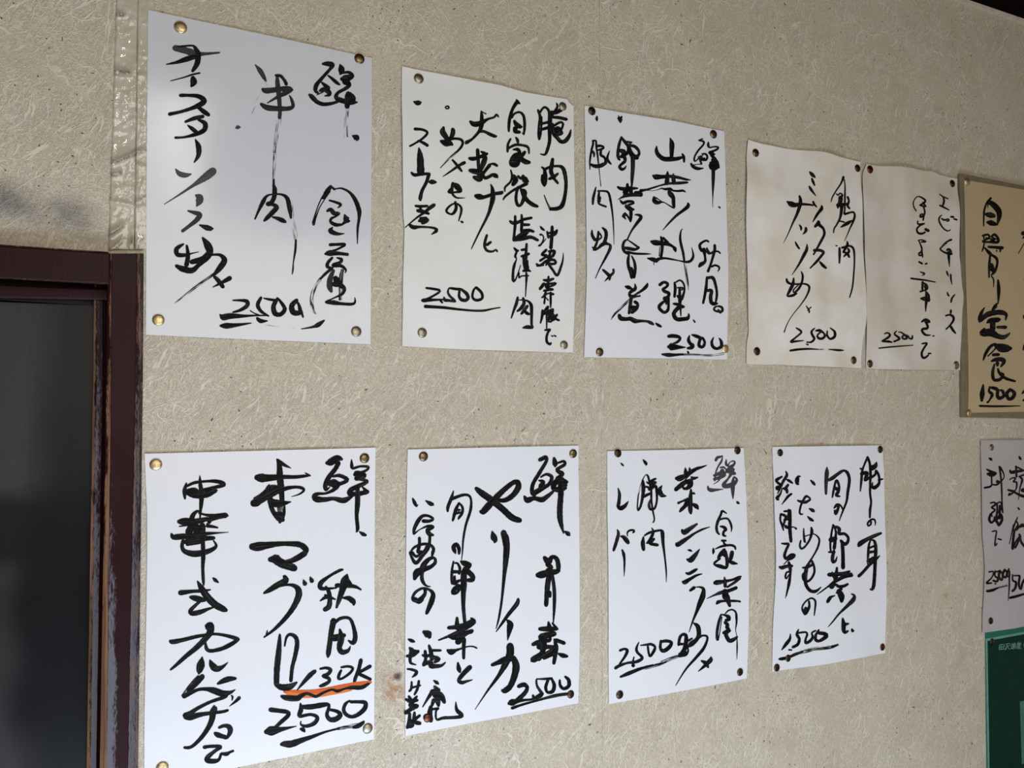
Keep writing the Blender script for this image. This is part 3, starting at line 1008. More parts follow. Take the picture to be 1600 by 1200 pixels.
'p7': '''
@1520 670 7.5
=dish_writing
185 345 14,205 355 30,218 370 12
535 325 16,545 345 30,560 360 12
155 475 16,200 500 26,255 520 24
165 530 30,210 535 50,255 525 24
205 550 14,205 650 16
125 690 20,185 678 20,210 655 14,260 655 18,295 630 16,270 610 24,265 630 14,310 615 14,350 570 10,345 520 14,310 450 20
300 440 18,312 560 20,320 700 18,325 850 14,335 980 18
190 870 14,235 860 18,245 890 20,205 920 18,245 950 18,205 990 18,215 1030 10
195 1000 24,180 1060 26,205 1100 22,235 1070 18,240 1030 16
265 870 20,270 960 20,260 1060 24,295 1120 30,330 1060 26,310 1000 24,270 1060 20,240 1080 20
265 880 14,300 855 14,325 900 20,300 960 24,270 980 20
300 900 24,300 1050 24
425 490 22,440 510 34,500 500 30,585 490 20
495 440 20,500 560 22
500 445 14,590 490 20
415 600 8,450 575 12,490 580 16,460 620 14,500 625 20,500 690 16,480 730 10
400 715 20,470 740 20,540 775 28,620 800 30
400 715 14,480 730 10,410 775 24,420 750 10
530 560 14,590 540 20,620 545 20
540 560 20,570 600 24,540 700 12,525 830 6
570 720 40,600 720 50
520 925 16,533 942 20
515 1035 10,480 1120 16,455 1200 14
500 1080 14,520 1120 16,500 1180 30,550 1130 16,580 1120 20,610 1180 20
=price
@1520 820 6.667
160 490 14,210 490 14,190 550 12,135 605 18,190 605 14
230 480 16,225 530 16,260 560 20,245 590 22,205 580 18
240 490 14,280 480 14
280 480 24,270 540 24,300 575 20,310 520 20,285 480 16
330 470 22,310 520 22,340 550 20,355 500 20,330 465 16
375 460 16,350 520 16,380 540 16,378 480 14,378 640 14,365 790 4
225 612 14,235 615 14
415 520 14,415 580 16,450 600 22,440 660 22,410 690 22
430 530 12,490 530 16
490 540 20,480 620 22,500 670 20,520 600 20,560 540 20
=underline
140 690 22,200 680 26,260 655 14
~.4 260 655 16,360 630 20
385 760 24,450 745 24,540 720 18
=dish_writing
190 70 10,235 65 14,230 130 14,225 215 16,250 190 8
255 145 14,290 155 14
415 0 12,375 200 7
430 50 20,420 100 24,410 250 22,440 180 16,490 120 20,440 240 16
480 100 20,500 180 20,540 230 24
450 30 20,520 10 16
255 5 20,265 5 20
''',
'p8': '''
@1520 980 5.4545
=heading_writing
222 150 4,220 190 4
222 150 4,256 146 4,256 188 4
238 148 4,238 190 4
222 170 4,256 166 4
222 190 4,256 186 4
268 140 4,274 146 4
266 156 4,272 162 4
266 192 4,278 170 4
286 140 4,308 137 4,308 156 4,286 159 4
286 140 4,284 170 4,276 192 4
292 160 4,300 178 4,312 188 4
320 138 4,325 144 4
318 154 4,323 160 4
318 186 4,328 168 4
328 148 4,342 146 4
335 136 4,335 160 4
330 162 4,341 160 4,341 180 4,330 182 4,330 162 4
346 138 4,344 184 4
346 138 4,357 136 4,357 182 4
346 152 4,356 150 4
346 166 4,356 164 4
385 126 4,385 134 4
370 138 4,408 133 4
378 140 4,382 148 4
398 138 4,394 146 4
372 150 4,410 145 4
374 150 4,370 182 4
388 150 4,388 180 4
380 160 4,404 157 4
380 170 4,402 167 4
376 182 4,410 178 4
432 135 4,432 170 4
432 135 4,450 132 4
''',
'p9': '''
@220 695 6.667
=dish_writing
615 318 8,618 400 34,632 500 46,630 600 40,620 700 24,617 770 12
475 400 16,455 480 40,460 560 20
480 430 24,560 395 28,680 380 24,780 380 34,860 400 36,870 425 24
470 500 30,560 525 56,680 515 66,780 475 40
490 480 40,560 470 44,600 490 30
640 470 24,720 450 22,830 430 36,870 415 30
660 490 30,760 440 20
400 800 44,450 800 70,520 800 66
520 830 60,540 740 44,580 695 26,600 690 20
400 850 10,520 830 20,640 800 20,700 770 30,640 780 40,540 800 50
605 710 18,680 730 24,780 740 40,880 735 52,905 738 20
720 775 50,800 760 30,890 745 24
500 910 70,530 840 60
640 840 60,640 920 60
580 850 60,580 940 60
690 845 30,740 850 28,800 862 16
690 830 22,720 800 30,700 790 30
320 930 24,340 960 50,420 955 56,540 945 44,680 925 34,800 917 16,915 910 4
470 1010 50,560 990 56,660 975 50,760 970 34
480 1040 24,560 1025 30,640 1010 30
440 1000 34,430 1060 36,460 1110 44,560 1135 60,680 1115 50,760 1080 36,785 1045 26,755 995 12
645 960 40,648 1100 40,650 1200 40
@220 860 6.667
648 -60 40,650 60 42,645 180 32,650 300 30,655 360 16
750 285 12,775 308 36,808 333 12
412 440 50,450 435 46,540 425 32,640 420 30,725 408 12
590 320 14,630 390 54,690 480 66,770 560 66,850 605 60,885 620 40
515 485 26,560 495 54,620 510 54,665 515 36
640 510 24,570 570 30,515 630 40,540 655 46,620 640 44,700 610 26,780 585 10
310 945 36,340 950 46,440 930 38,560 900 34,640 885 30,760 870 24,860 880 28,960 905 36,1010 925 40
1015 925 30,950 970 40,850 1020 38,740 1045 34,690 1030 36,675 980 26,672 930 10
680 785 30,720 780 70,725 840 66,680 910 56,580 1010 50,470 1100 40,370 1190 30,310 1240 18
700 800 60,745 800 40
@220 1020 6.667
640 40 10,628 110 70,610 180 64,605 210 26
720 75 16,745 130 62,790 165 60,850 145 34,910 95 4
640 245 52,570 320 52,500 390 44
~.15 620 250 60,540 330 56,470 420 50,440 460 46
450 450 44,520 415 36,600 380 30,680 375 36,760 390 60,850 420 60,930 410 34,985 380 6
890 440 40,850 465 34,720 510 30,600 570 34,520 620 40,460 650 46,510 665 64,620 640 44,720 625 34,850 610 28,905 595 24
765 550 20,750 610 60,740 690 54,700 780 46,630 880 38,550 960 32,500 985 30,455 985 26
780 570 30,780 600 30
800 320 20,860 290 50,920 270 52,985 265 28
940 440 10,955 455 22,948 495 8
1025 465 34,990 500 26,920 555 4
815 775 26,870 755 34,920 770 50,930 820 46,895 880 30,860 870 40,800 850 50,775 835 34
820 860 40,880 870 34
660 980 34,730 970 30,830 975 34,770 1020 32,700 1080 44,690 1115 50,750 1125 46,810 1110 30,835 1050 24,840 1045 14
840 1045 24,890 1050 38,930 1030 22,960 1018 24
@380 695 6.667
350 150 14,375 220 48,380 320 62,390 420 62,400 520 50,405 620 44
360 155 20,410 200 36,500 245 5
145 340 60,190 345 82,260 345 66,400 335 44,540 335 34,640 325 28,700 320 10
640 290 8,680 315 20,700 322 10
100 600 50,130 595 90,210 530 70,290 460 76,340 440 46
270 420 20,260 470 60,280 560 50,290 640 46,320 710 44,370 770 54
110 610 70,230 550 60,340 490 56,440 455 40,540 440 28,610 450 30,630 475 24,580 515 14,500 540 4
270 590 40,300 605 80,400 610 56,500 592 6
430 640 16,420 720 34,390 780 40,380 805 30
330 720 40,400 720 44
~.25 390 620 80,400 780 50
340 740 50,410 780 44
870 190 36,910 180 70,980 140 60,1025 150 30
990 190 46,960 250 42,890 340 46,855 420 46,860 470 28,900 440 10
930 330 20,1000 320 34,1070 350 36,1080 375 34,1000 410 34,940 430 40
900 400 60,950 400 80,990 400 40
990 430 30,940 470 34,860 505 22,780 510 30,740 530 46,760 565 60,850 570 46,940 560 36,1040 580 54,1110 550 34,1130 530 34
1128 155 10,1130 210 32,1140 245 26,1220 225 22,1300 230 26,1290 260 22,1220 295 30,1165 310 40
1180 300 60,1250 320 66,1180 350 50
1170 350 30,1290 380 30,1200 430 44,1120 470 44,1110 510 50,1200 510 44,1290 490 44,1290 500 10
1240 440 14,1280 480 34
1190 450 40,1190 600 50,1180 740 36,1190 870 34,1175 908 12
1210 905 14,1245 930 36,1275 940 22
95 1060 70,140 1060 84,250 1045 66,380 1030 46,500 1030 46,590 1040 56,650 1085 54,640 1120 46,540 1180 40,470 1210 30,410 1225 26
@380 865 6.667
280 60 50,330 60 80,400 100 84,480 130 76,530 150 66
325 20 24,365 30 30
640 0 50,540 60 46,430 90 40
430 240 40,440 280 60,350 330 56,270 380 44,215 410 20
250 395 14,330 350 24,440 325 22,520 330 34,570 370 56,575 440 60,520 560 50,430 680 40,320 790 28,215 870 14
250 800 10,245 840 24
625 270 10,640 310 46,665 305 8
695 240 10,712 280 46,735 285 8
1035 165 18,1000 175 28,900 230 26,810 300 44,800 350 44,850 365 30,970 355 14
860 345 24,890 400 40,900 480 44,890 550 50,850 580 46
800 490 12,870 450 36,960 475 12
850 430 20,870 440 30
970 330 40,1000 330 40,1080 330 46,1170 345 30,1225 375 16
1080 220 22,1060 280 80,1030 380 60,1000 470 46,970 560 22
1090 280 40,1130 330 20
1035 460 14,1100 465 46,1145 500 50,1150 530 24
940 700 60,915 820 50,900 930 48,885 1040 46,880 1080 14
940 730 30,1000 680 30,1070 665 28,1120 690 30,1155 790 38,1165 880 46,1140 930 40,1095 905 16
930 880 60,990 870 64,1050 850 40
1005 790 22,1020 880 60,1000 980 50,1030 1025 50,1090 1010 34,1115 965 10
380 845 24,375 940 42,365 1060 56,350 1200 56,345 1360 50
345 1365 40,400 1390 60,480 1385 60,555 1340 20
430 960 16,450 870 24,490 840 30,545 870 40,560 940 44,540 1060 40,510 1180 36,495 1320 36
=catch_weight
@380 1020 6.667
745 190 36,700 225 44,640 290 36,555 390 6
800 165 20,860 155 26,910 175 34,880 220 34,830 240 30,890 265 32,890 300 32,830 335 34,795 345 20
1020 180 20,1000 220 30,990 265 26,1030 265 22,1110 210 26,1140 160 26,1090 140 24,1020 150 20
1225 75 36,1200 180 36,1165 270 34,1155 325 20
1320 140 36,1250 180 30,1200 210 30,1260 245 32,1325 275 28
=red_underline
o.1 430 400 30,520 410 50,700 405 44,860 385 44,1000 355 40,1160 330 44,1325 305 30
o.4 470 425 40,620 445 40,780 440 36,900 420 36,1040 400 28,1130 385 14
=underline
400 450 30,450 465 54,560 470 56,600 445 44,660 420 28,720 440 30,760 450 30,840 410 24,920 380 22,980 395 30,1060 370 20,1130 360 36,1230 360 40,1300 325 26,1315 320 14
395 950 30,430 945 56,500 945 64,600 910 50,720 870 34,860 820 20,1000 785 18
~.4 980 790 24,1100 770 36,1200 755 46
1150 775 30,1200 760 44,1250 725 30,1258 705 8
=price
285 590 46,370 600 40,460 615 40,465 650 40,390 720 36,320 780 28,270 790 40
240 820 50,290 810 90,380 795 50,460 780 26,555 760 6
595 525 16,600 590 44,585 655 34,700 640 28,770 670 36,740 730 40,660 760 30,600 745 20,600 710 10
600 560 36,700 560 50,800 545 50,880 535 34,890 570 30,870 640 36,900 690 44,960 690 50,1010 650 44,980 610 36,900 590 24
1110 495 14,1065 530 30,1045 590 34,1070 640 36,1130 665 34,1200 640 40,1265 580 44,1270 520 40,1200 510 30,1120 510 30
590 790 14,620 795 44,640 820 14
''',
'p10': '''
@625 690 7.5
=dish_writing
145 665 16,165 710 38,190 755 24,208 735 6
295 690 10,345 722 44,380 740 36,385 750 10
160 1080 26,165 1020 36,215 920 44,265 870 34,330 870 28,385 905 26,340 930 34,270 930 40
180 935 10,200 930 30
165 1080 20,230 1030 10,320 990 26,380 1000 40,320 1035 44,340 1080 48,385 1095 24
345 1090 30,345 1150 32,330 1250 30,260 1340 34,180 1420 40,110 1300 20
225 1130 34,225 1210 34,210 1290 40,250 1290 34
@625 840 7.5
115 175 16,170 110 26,270 75 30,350 85 30,390 130 34,380 180 34,370 230 16
170 480 40,200 410 80,280 370 60,360 340 40,410 290 36,400 240 30,340 250 40,270 330 60,255 430 40,260 500 40,300 560 24,360 575 6
140 170 30,190 220 30,280 160 30,310 100 26
290 600 34,290 660 36,230 730 50,170 740 34,145 710 30,180 640 30,260 595 26,340 610 30,385 660 46,370 740 56,330 840 46,310 885 34
170 720 50,220 750 50,260 720 40
285 1100 30,330 1130 76,340 1170 30
@625 690 7.5
625 575 10,600 660 36,560 760 36,555 815 24
590 680 30,660 650 34,740 625 30,800 630 26,830 680 24,825 800 30,770 980 26,740 1150 22,730 1300 14,718 1400 6
690 720 24,650 800 36,620 910 28,612 930 14
690 720 20,730 770 28,725 840 30,690 890 26,680 912 12
650 800 30,700 800 20
650 840 30,700 830 26
@625 840 7.5
690 185 30,690 130 40,660 80 44,625 110 50,640 160 40,650 190 10
625 280 20,605 400 28,610 520 36,620 540 24
640 300 16,670 300 24,700 360 30,690 420 30
620 400 40,700 400 30
640 450 20,640 520 40,700 500 26
600 540 14,690 560 30,640 600 50,615 650 36,670 640 30,700 580 30
710 280 20,750 300 60,820 315 36,800 350 40,760 370 60
770 380 60,840 440 56,850 490 50,800 500 44
745 400 60,745 520 70,740 660 52,740 820 40,755 990 36
665 940 30,665 1020 50,670 1060 50
565 1055 36,660 1045 50,760 1020 50,840 980 50,870 985 30
830 945 24,860 985 50,760 1060 44,620 1130 34,450 1200 16
840 1090 40,760 1120 50,640 1170 50,590 1160 40
@625 980 6.667
510 95 30,570 110 30,640 70 40,740 45 36
600 150 60,660 120 40,660 200 36,660 320 28
690 60 40,600 110 60
495 240 30,530 255 56,590 235 24,700 200 12,760 200 14,795 215 16
600 370 20,610 430 44,620 460 30
725 415 46,660 480 44,610 550 36,640 575 36,700 560 22,755 545 6
250 50 40,290 75 70,310 100 30
85 125 16,120 140 36,150 150 16
100 215 24,140 260 60,190 245 20
190 250 26,130 290 40,70 300 26
120 230 40,105 310 34,110 370 26,165 390 10
75 435 16,120 440 24,170 460 30,160 490 30,125 520 10
120 570 20,115 640 24,95 665 20
195 560 24,180 640 26,150 700 20
120 630 20,210 605 18
60 750 24,110 770 40,180 760 26
90 720 24,120 760 30
175 720 20,110 810 50,180 820 34,120 850 36,60 890 40
100 850 30,140 850 30
100 900 30,95 980 36,75 1045 30
100 960 34,130 1020 36,90 1040 24
150 890 26,150 980 40,205 1000 36
205 920 26,140 970 34
300 190 24,320 260 40,330 330 40
330 240 26,420 240 22
235 290 24,270 300 30,330 285 24
260 250 30,265 330 30,245 390 36
245 385 34,320 360 40,320 400 50,420 400 30,470 365 12
340 310 40,400 330 40,360 360 30
350 555 14,380 575 34,400 590 14
360 620 30,400 660 40
330 670 40,400 650 36
330 680 40,290 740 26,235 830 10
380 700 90,430 720 60,460 780 34
350 760 40,330 820 24
390 760 60,400 815 30
320 830 36,310 900 50,320 970 46
310 860 24,400 845 20,375 870 20,380 960 20,450 945 28,560 940 30,630 930 34,640 910 40,590 860 34,580 775 8
280 940 80,300 950 70
@735 690 6.667
60 490 40,120 540 60,220 610 64,330 700 60,430 790 60,510 820 50
110 730 40,140 720 64,230 620 60,340 510 50,440 430 44,490 425 50,495 480 56,440 560 52,360 610 44,280 610 30
225 935 14,240 990 60,255 1030 50,250 1050 20
325 960 20,360 985 60,375 1080 60,370 1200 56,350 1400 34,330 1600 24
720 190 36,780 165 40,790 200 30,720 320 36,650 440 36,640 530 40,665 550 40
730 370 16,790 340 26,845 370 36,820 440 34,760 480 40,690 520 50,660 540 40
710 405 14,755 420 40,730 470 50
560 570 20,590 610 56,660 590 40,740 605 50,800 570 40,860 520 24
870 175 30,880 230 50,880 260 20
890 230 16,970 205 26,980 240 30,900 290 30,930 320 40,960 335 36,900 390 40
1000 420 36,940 410 70,980 450 60
960 390 36,900 410 50,860 470 50,900 500 50,980 480 50
940 400 60,940 550 54,930 700 54,935 820 50,968 955 12
980 935 16,1015 960 44,1030 975 20
@735 855 6.667
345 -150 60,375 0 60,365 150 42,345 350 22,320 580 22,290 750 18,262 850 6
495 540 26,480 590 40,400 690 34,320 800 22,262 882 6
380 760 20,410 800 60,400 870 46,382 970 6
770 110 40,810 150 60,850 100 36,900 130 44,910 240 40,850 270 36
800 180 46,840 210 36,800 240 40
700 290 50,740 285 70,830 260 56,920 245 30
820 280 50,800 400 50,785 600 40
850 290 30,870 450 34,870 620 30,860 790 10
820 470 40,825 510 30
810 780 20,820 830 44,840 880 40
720 850 36,800 850 50,900 850 30
850 790 16,890 840 30
870 900 50,740 930 60,740 960 40,820 970 34,820 920 30
@735 980 7.5
730 200 40,780 180 50,880 150 50
850 180 40,840 280 50,800 370 50
860 160 60,850 280 40,720 370 40,740 390 40,820 350 40,990 250 50
980 140 20,1000 230 50,990 330 44,975 420 36
1000 150 40,1095 185 40
800 230 60,980 230 36
860 360 40,980 300 50
1030 310 24,1080 330 50,1130 340 30
460 220 80,460 310 80,420 400 70,330 560 40,200 740 20,50 965 4
250 440 34,300 420 44,400 380 70,480 360 60
500 360 60,530 450 76,510 570 70,460 690 60,400 740 60,375 740 40
=price
560 690 40,620 670 50,660 700 40,640 760 44,560 840 50,520 870 40
450 890 40,480 880 70,560 860 40,640 850 26,720 840 24,810 800 50,840 780 30
840 780 36,780 690 26,770 620 20,780 600 10
730 800 30,740 840 24
780 605 16,860 605 24,950 600 28
910 610 30,880 700 34,900 760 30,960 750 40,980 680 40,950 605 26
1045 620 22,1050 680 32,1090 720 34,1150 690 40,1150 620 40,1110 580 26
=underline
485 945 34,600 905 26,800 850 24,1000 800 34,1150 780 30
''',
'p11': '''
@940 690 9.2308
=dish_writing
275 312 14,300 335 26,315 350 14
595 262 16,625 300 40,640 325 36,635 343 12
235 675 16,255 760 40,245 880 46,235 930 46,270 960 60,330 930 50,385 860 10
640 475 14,665 500 26,690 600 30,710 700 30,715 850 26,735 1000 22,755 1100 20,750 1150 18,735 1165 16
~.3 635 480 14,590 560 24,530 760 26,510 920 24,515 985 24
590 560 30,600 660 50,590 790 40,560 930 30,525 985 36
620 650 24,670 660 30,680 700 24
610 790 40,690 750 34
645 580 16,670 600 30,720 560 30,775 535 26
720 600 60,770 590 40
700 680 50,770 640 40,790 730 34,790 860 26,760 960 30,700 975 34,680 900 34,720 800 10
865 635 12,830 700 60,860 770 60,925 785 12
@940 800 9.2308
220 255 16,238 310 40,210 420 44,170 540 36,165 560 20
265 350 14,310 360 50,355 410 60,375 440 50
370 350 10,365 300 20,400 265 26,460 262 26,460 285 30,440 305 10
290 545 22,310 600 40,322 680 30,322 800 22,318 930 5
615 340 20,680 300 30,770 275 30,850 265 30,870 300 50,880 450 38,905 650 24,925 850 20,926 1010 6
720 230 12,740 290 34,700 390 40,650 450 26
690 440 50,750 390 36,690 450 40,800 475 40
600 360 20,590 450 56,600 540 44
@940 960 8
=price
225 450 28,280 430 26,315 450 36,290 520 30,220 620 18
170 670 34,220 640 34,320 605 26,430 590 34,500 550 34,490 520 30,440 470 30,430 420 28,460 345 10
385 590 20,400 530 14
480 385 12,560 375 24,610 370 30,660 400 28,650 450 34,600 520 26,580 470 24,570 390 24
735 330 30,730 420 34,770 455 44,840 410 44,870 350 34,800 330 36,740 340 30
390 635 46,391 640 40
=underline
235 780 24,350 730 44,500 670 30,640 630 20
~.45 440 690 36,700 620 44,850 560 40,950 525 34
660 630 20,800 595 16
=dish_writing
960 380 30,975 290 34,1010 250 30,1050 260 40,1055 320 46,1040 420 50,1000 500 60,960 520 30
965 370 34,1020 370 24
980 500 50,1040 500 50,1080 460 24,1075 420 20
1080 330 26,1130 300 20
1150 110 20,1200 150 50,1215 240 50,1190 310 44,1120 370 60,1085 400 30
1200 290 44,1260 265 22,1315 275 26,1315 330 26,1270 430 34,1180 540 30,1050 690 20,925 890 7
1245 580 18,1300 610 50,1330 660 24
1365 530 14,1360 570 50,1290 640 36,1205 715 6
@1050 690 9.2308
60 530 50,100 530 80,170 500 60,250 450 56,340 395 44,430 365 26,497 340 8
185 380 14,190 440 50,200 500 50
245 380 20,255 440 56
150 590 8,200 530 14,260 470 14
270 510 24,300 530 44,365 515 16
50 690 54,110 640 60,180 590 60,270 560 50
200 570 40,240 610 44,220 660 40,170 680 34,150 650 30
270 570 50,270 640 36,200 690 24
265 690 24,265 740 40,255 840 60,255 920 60,260 1000 56,265 1035 30
300 745 34,320 750 20
85 885 34,140 860 24,220 830 40
220 870 70,180 930 50,130 980 44,105 1010 24
290 900 30,340 930 60,370 970 24
k.25 625 270 34,650 230 36,690 220 26,725 205 14
k.25 725 210 8,710 280 24,660 360 20,625 450 18,610 560 26
k.3 600 490 30,680 460 50,760 450 40
k.3 600 540 30,680 520 44,750 480 50
k.3 720 420 60,700 500 34,660 570 14,590 615 5
k.25 690 375 18,740 370 24,775 400 14
k.25 780 255 8,775 320 34,800 350 24,830 300 10,880 280 18,905 300 24,880 340 34,830 380 60
k.3 800 420 70,880 400 40,840 440 70,900 460 40
k.3 840 480 40,800 540 24,750 600 44,740 640 50,800 640 60,880 610 60,930 550 30,890 510 24
k.25 880 520 20,870 620 56,870 740 40,872 830 8
k.25 510 640 14,520 680 40,560 700 50,640 695 30,735 685 6
920 860 10,940 880 36,960 890 20
780 1035 14,720 1000 30,700 1050 30,660 1140 36,638 1220 34,640 1275 36,655 1315 30,680 1338 18
680 1125 24,740 1108 24,800 1115 26,838 1180 30,853 1245 24,846 1305 6
@1050 810 9.2308
690 115 20,740 125 40,770 160 44,740 190 30,735 240 36,770 255 20
140 170 36,170 200 70,250 150 56,355 80 26
55 360 30,70 380 60,150 330 56,240 270 40,320 215 28,430 160 26,545 122 6
225 455 16,255 460 30,280 472 16
210 590 24,260 600 70,320 540 60,395 440 10
195 785 22,240 795 40,320 750 40,355 730 24
145 910 24,175 920 60,260 870 40,350 820 30,435 798 8
255 1040 30,310 1000 46,330 990 20
340 990 10,400 990 24,450 1020 44,440 1120 70,400 1220 66,350 1350 40,290 1500 22,245 1640 8
715 320 30,770 320 26
740 330 30,750 370 24,775 370 14
590 430 14,595 470 36,588 515 12
620 440 12,720 400 30,840 385 30,900 410 32,910 445 20
750 450 40,700 510 50,660 570 30,720 500 60,760 540 40
760 480 50,785 580 44,790 660 44,770 710 40,690 690 50,620 670 30,610 640 30,690 580 24
860 490 56,840 580 50,810 620 40
820 620 30,870 640 50,945 655 8
615 930 50,640 925 66,740 910 46,860 885 30,950 850 34,990 835 20
750 845 14,760 910 44,760 980 40
970 860 40,900 920 36,790 990 24
920 1000 44,820 1040 46,700 1070 46,600 1110 22,500 1158 6
760 1050 70,770 1130 90,800 1150 60
650 1200 30,720 1190 30,960 1195 20
@1050 930 8
555 105 24,580 85 34,650 70 20,760 65 18,845 78 24
680 20 70,700 80 50,715 130 36
660 230 12,700 190 16,750 180 18,790 210 22,800 270 26,800 350 20,790 430 8,805 520 8,810 650 16,808 800 4
610 240 20,580 340 30,560 460 30,560 540 30,570 560 20,590 480 10,620 270 10
620 240 14,660 250 24,700 270 44,710 300 36,670 310 34
660 340 40,690 370 40,680 400 40,700 430 40,640 470 34
720 440 26,670 480 44,690 540 44,720 570 46,770 550 40,810 520 22
''',
'p12': '''
@1195 685 9.2308
=dish_writing
240 550 22,170 590 40,150 610 30,190 650 34,230 680 30,160 710 44,170 730 40
295 475 16,310 530 36,250 630 34,200 740 24,165 800 10
300 590 14,340 610 36,390 645 20
240 720 14,210 800 26,160 860 46,180 880 30
245 720 20,300 730 40,310 780 36
325 670 34,280 730 40
375 800 26,330 830 34,280 890 24,228 955 6
505 548 14,475 550 34,455 600 60,460 650 44,480 660 20
650 600 14,690 640 40,715 670 24
465 895 20,510 910 34,580 920 40,650 880 26,630 850 24,590 835 34,550 890 30,510 980 26,495 1070 24,520 1095 24,550 1085 6
640 1015 24,680 1035 46,700 1050 36
610 1125 16,650 1165 40,685 1185 30
265 1050 24,350 1045 34
330 1015 12,340 1090 50,330 1130 50
k.1 890 415 14,890 500 56,880 650 44,880 800 30
k.1 925 600 40,1000 550 44,1080 490 40,1110 470 34
@1195 800 9.2308
215 30 30,205 110 26,235 200 30,250 265 14
220 30 30,285 60 36,270 130 30,235 220 20
260 110 24,350 100 30
350 -20 44,350 100 46,345 230 50,360 420 40
280 200 40,310 220 40,400 215 14,440 240 30
220 450 16,270 455 30,325 460 34,290 540 36,265 620 40,290 670 40,360 620 44,410 620 40,380 660 34,310 700 16,255 755 10
200 790 36,230 800 50,300 780 44,375 775 40
330 725 34,350 800 46,355 900 30,340 1020 40,320 1130 24,305 1210 12
340 860 24,300 870 24,285 930 26,300 960 20,335 900 14
550 235 14,550 330 26,560 420 30,575 435 14
560 350 14,620 330 12,690 315 14,745 350 20,770 410 26,740 520 26,680 630 20,620 730 30,580 820 50,570 960 46,580 1050 44,640 1130 44,720 1140 40,800 1075 8
660 225 26,665 290 40,630 400 26,560 500 26,510 525 28,490 480 26,505 410 20
530 800 24,600 790 34,660 760 34
660 705 34,690 780 30,695 870 30,650 960 30,590 1000 30,545 970 36,540 900 40,590 850 30
@1195 915 8.2754
480 320 26,475 270 18,520 200 18,590 160 20,640 190 24,645 260 22,632 385 12
560 200 24,565 270 30,530 340 40,510 370 24,490 320 40
520 290 40,520 340 50
300 0 30,275 100 14,262 165 4
=price
328 620 8,320 690 34,270 760 40,215 832 10
430 565 14,410 630 34,440 690 34,420 760 34,360 795 34
430 610 20,520 600 22,540 630 24,520 690 24,520 740 30,580 710 34,610 660 30,600 610 20,650 580 20
690 570 20,650 640 30,650 700 40,700 710 34,780 650 46,760 620 46,690 610 40
310 830 20,345 832 18
=underline
185 950 24,230 945 40,300 930 30,400 885 34,480 855 24
~.35 440 870 34,600 825 44,800 795 40,930 755 20
850 785 36,930 750 8
@1280 685 9.2308
=dish_writing
130 605 30,200 570 40,290 490 34,350 465 30,400 500 40,425 600 38,400 780 36,380 910 28,320 1060 22,270 1190 10
235 610 24,210 720 30,190 820 24,180 860 10
250 610 40,280 680 30,270 760 40,240 820 40,290 835 20
230 720 50,270 740 40
215 1040 30,225 1085 40,260 1010 34,265 960 26,200 1010 10,240 950 20,290 960 24,320 1010 20,325 1060 10
580 435 20,605 440 24
690 270 30,640 380 24,610 470 30,600 580 34,590 680 26,582 760 16
690 275 34,720 360 34,730 500 36,725 650 30,725 800 30,740 920 28,725 1030 34,722 1140 26
600 510 46,680 500 50,650 600 40,700 570 40
740 430 70,800 400 60,820 350 24
740 560 36,800 520 30,810 460 24,845 520 34,860 590 30,850 660 40,790 710 50,750 690 40,765 630 10
850 600 30,910 585 18
@1280 800 9.2308
700 200 24,690 160 24,740 110 24,790 110 24,805 150 20,800 195 8
740 140 30,735 180 24,705 200 20
560 480 50,585 450 66,690 390 50,800 340 44,885 305 30
740 390 16,710 480 30,700 600 34,690 750 16
740 400 14,790 420 34,810 520 44,800 700 44,790 900 44,775 1060 44,750 1115 36,725 1110 20
710 520 26,790 490 26
710 580 40,790 570 30
865 630 12,800 690 40,720 760 40,620 870 40,560 920 44
700 710 50,780 660 40
185 180 20,160 300 26,140 450 26,145 560 24
190 190 26,220 280 28,210 400 40,195 520 44
150 400 70,210 380 60
115 575 22,200 575 30
190 560 40,170 660 46,180 720 40,215 700 30,235 640 12
225 210 34,270 240 44,265 310 40,340 310 36,395 360 36,390 430 40,340 460 50,290 410 36
310 440 44,320 600 48,322 800 50
235 800 28,225 900 50,215 970 60
120 900 50,220 895 56,330 880 44,420 850 24
165 860 14,190 930 40
455 910 40,340 930 44,220 990 46,110 1070 22,0 1155 14,-50 1190 6
300 910 44,440 895 50
120 1060 14,160 1085 44,210 1040 34,260 1070 40,330 1065 40,390 1035 30
@1280 900 8
195 210 14,230 200 60,260 250 70,262 310 40
215 180 30,260 160 30
90 320 34,120 270 40,140 255 26,185 240 8
385 220 14,420 240 30,410 290 50,330 370 36,230 470 20,150 570 14,95 635 4
275 525 20,285 600 50,285 670 44,300 700 36,340 680 20
345 590 20,300 600 40
390 660 24,395 680 36,415 675 10
''',
}

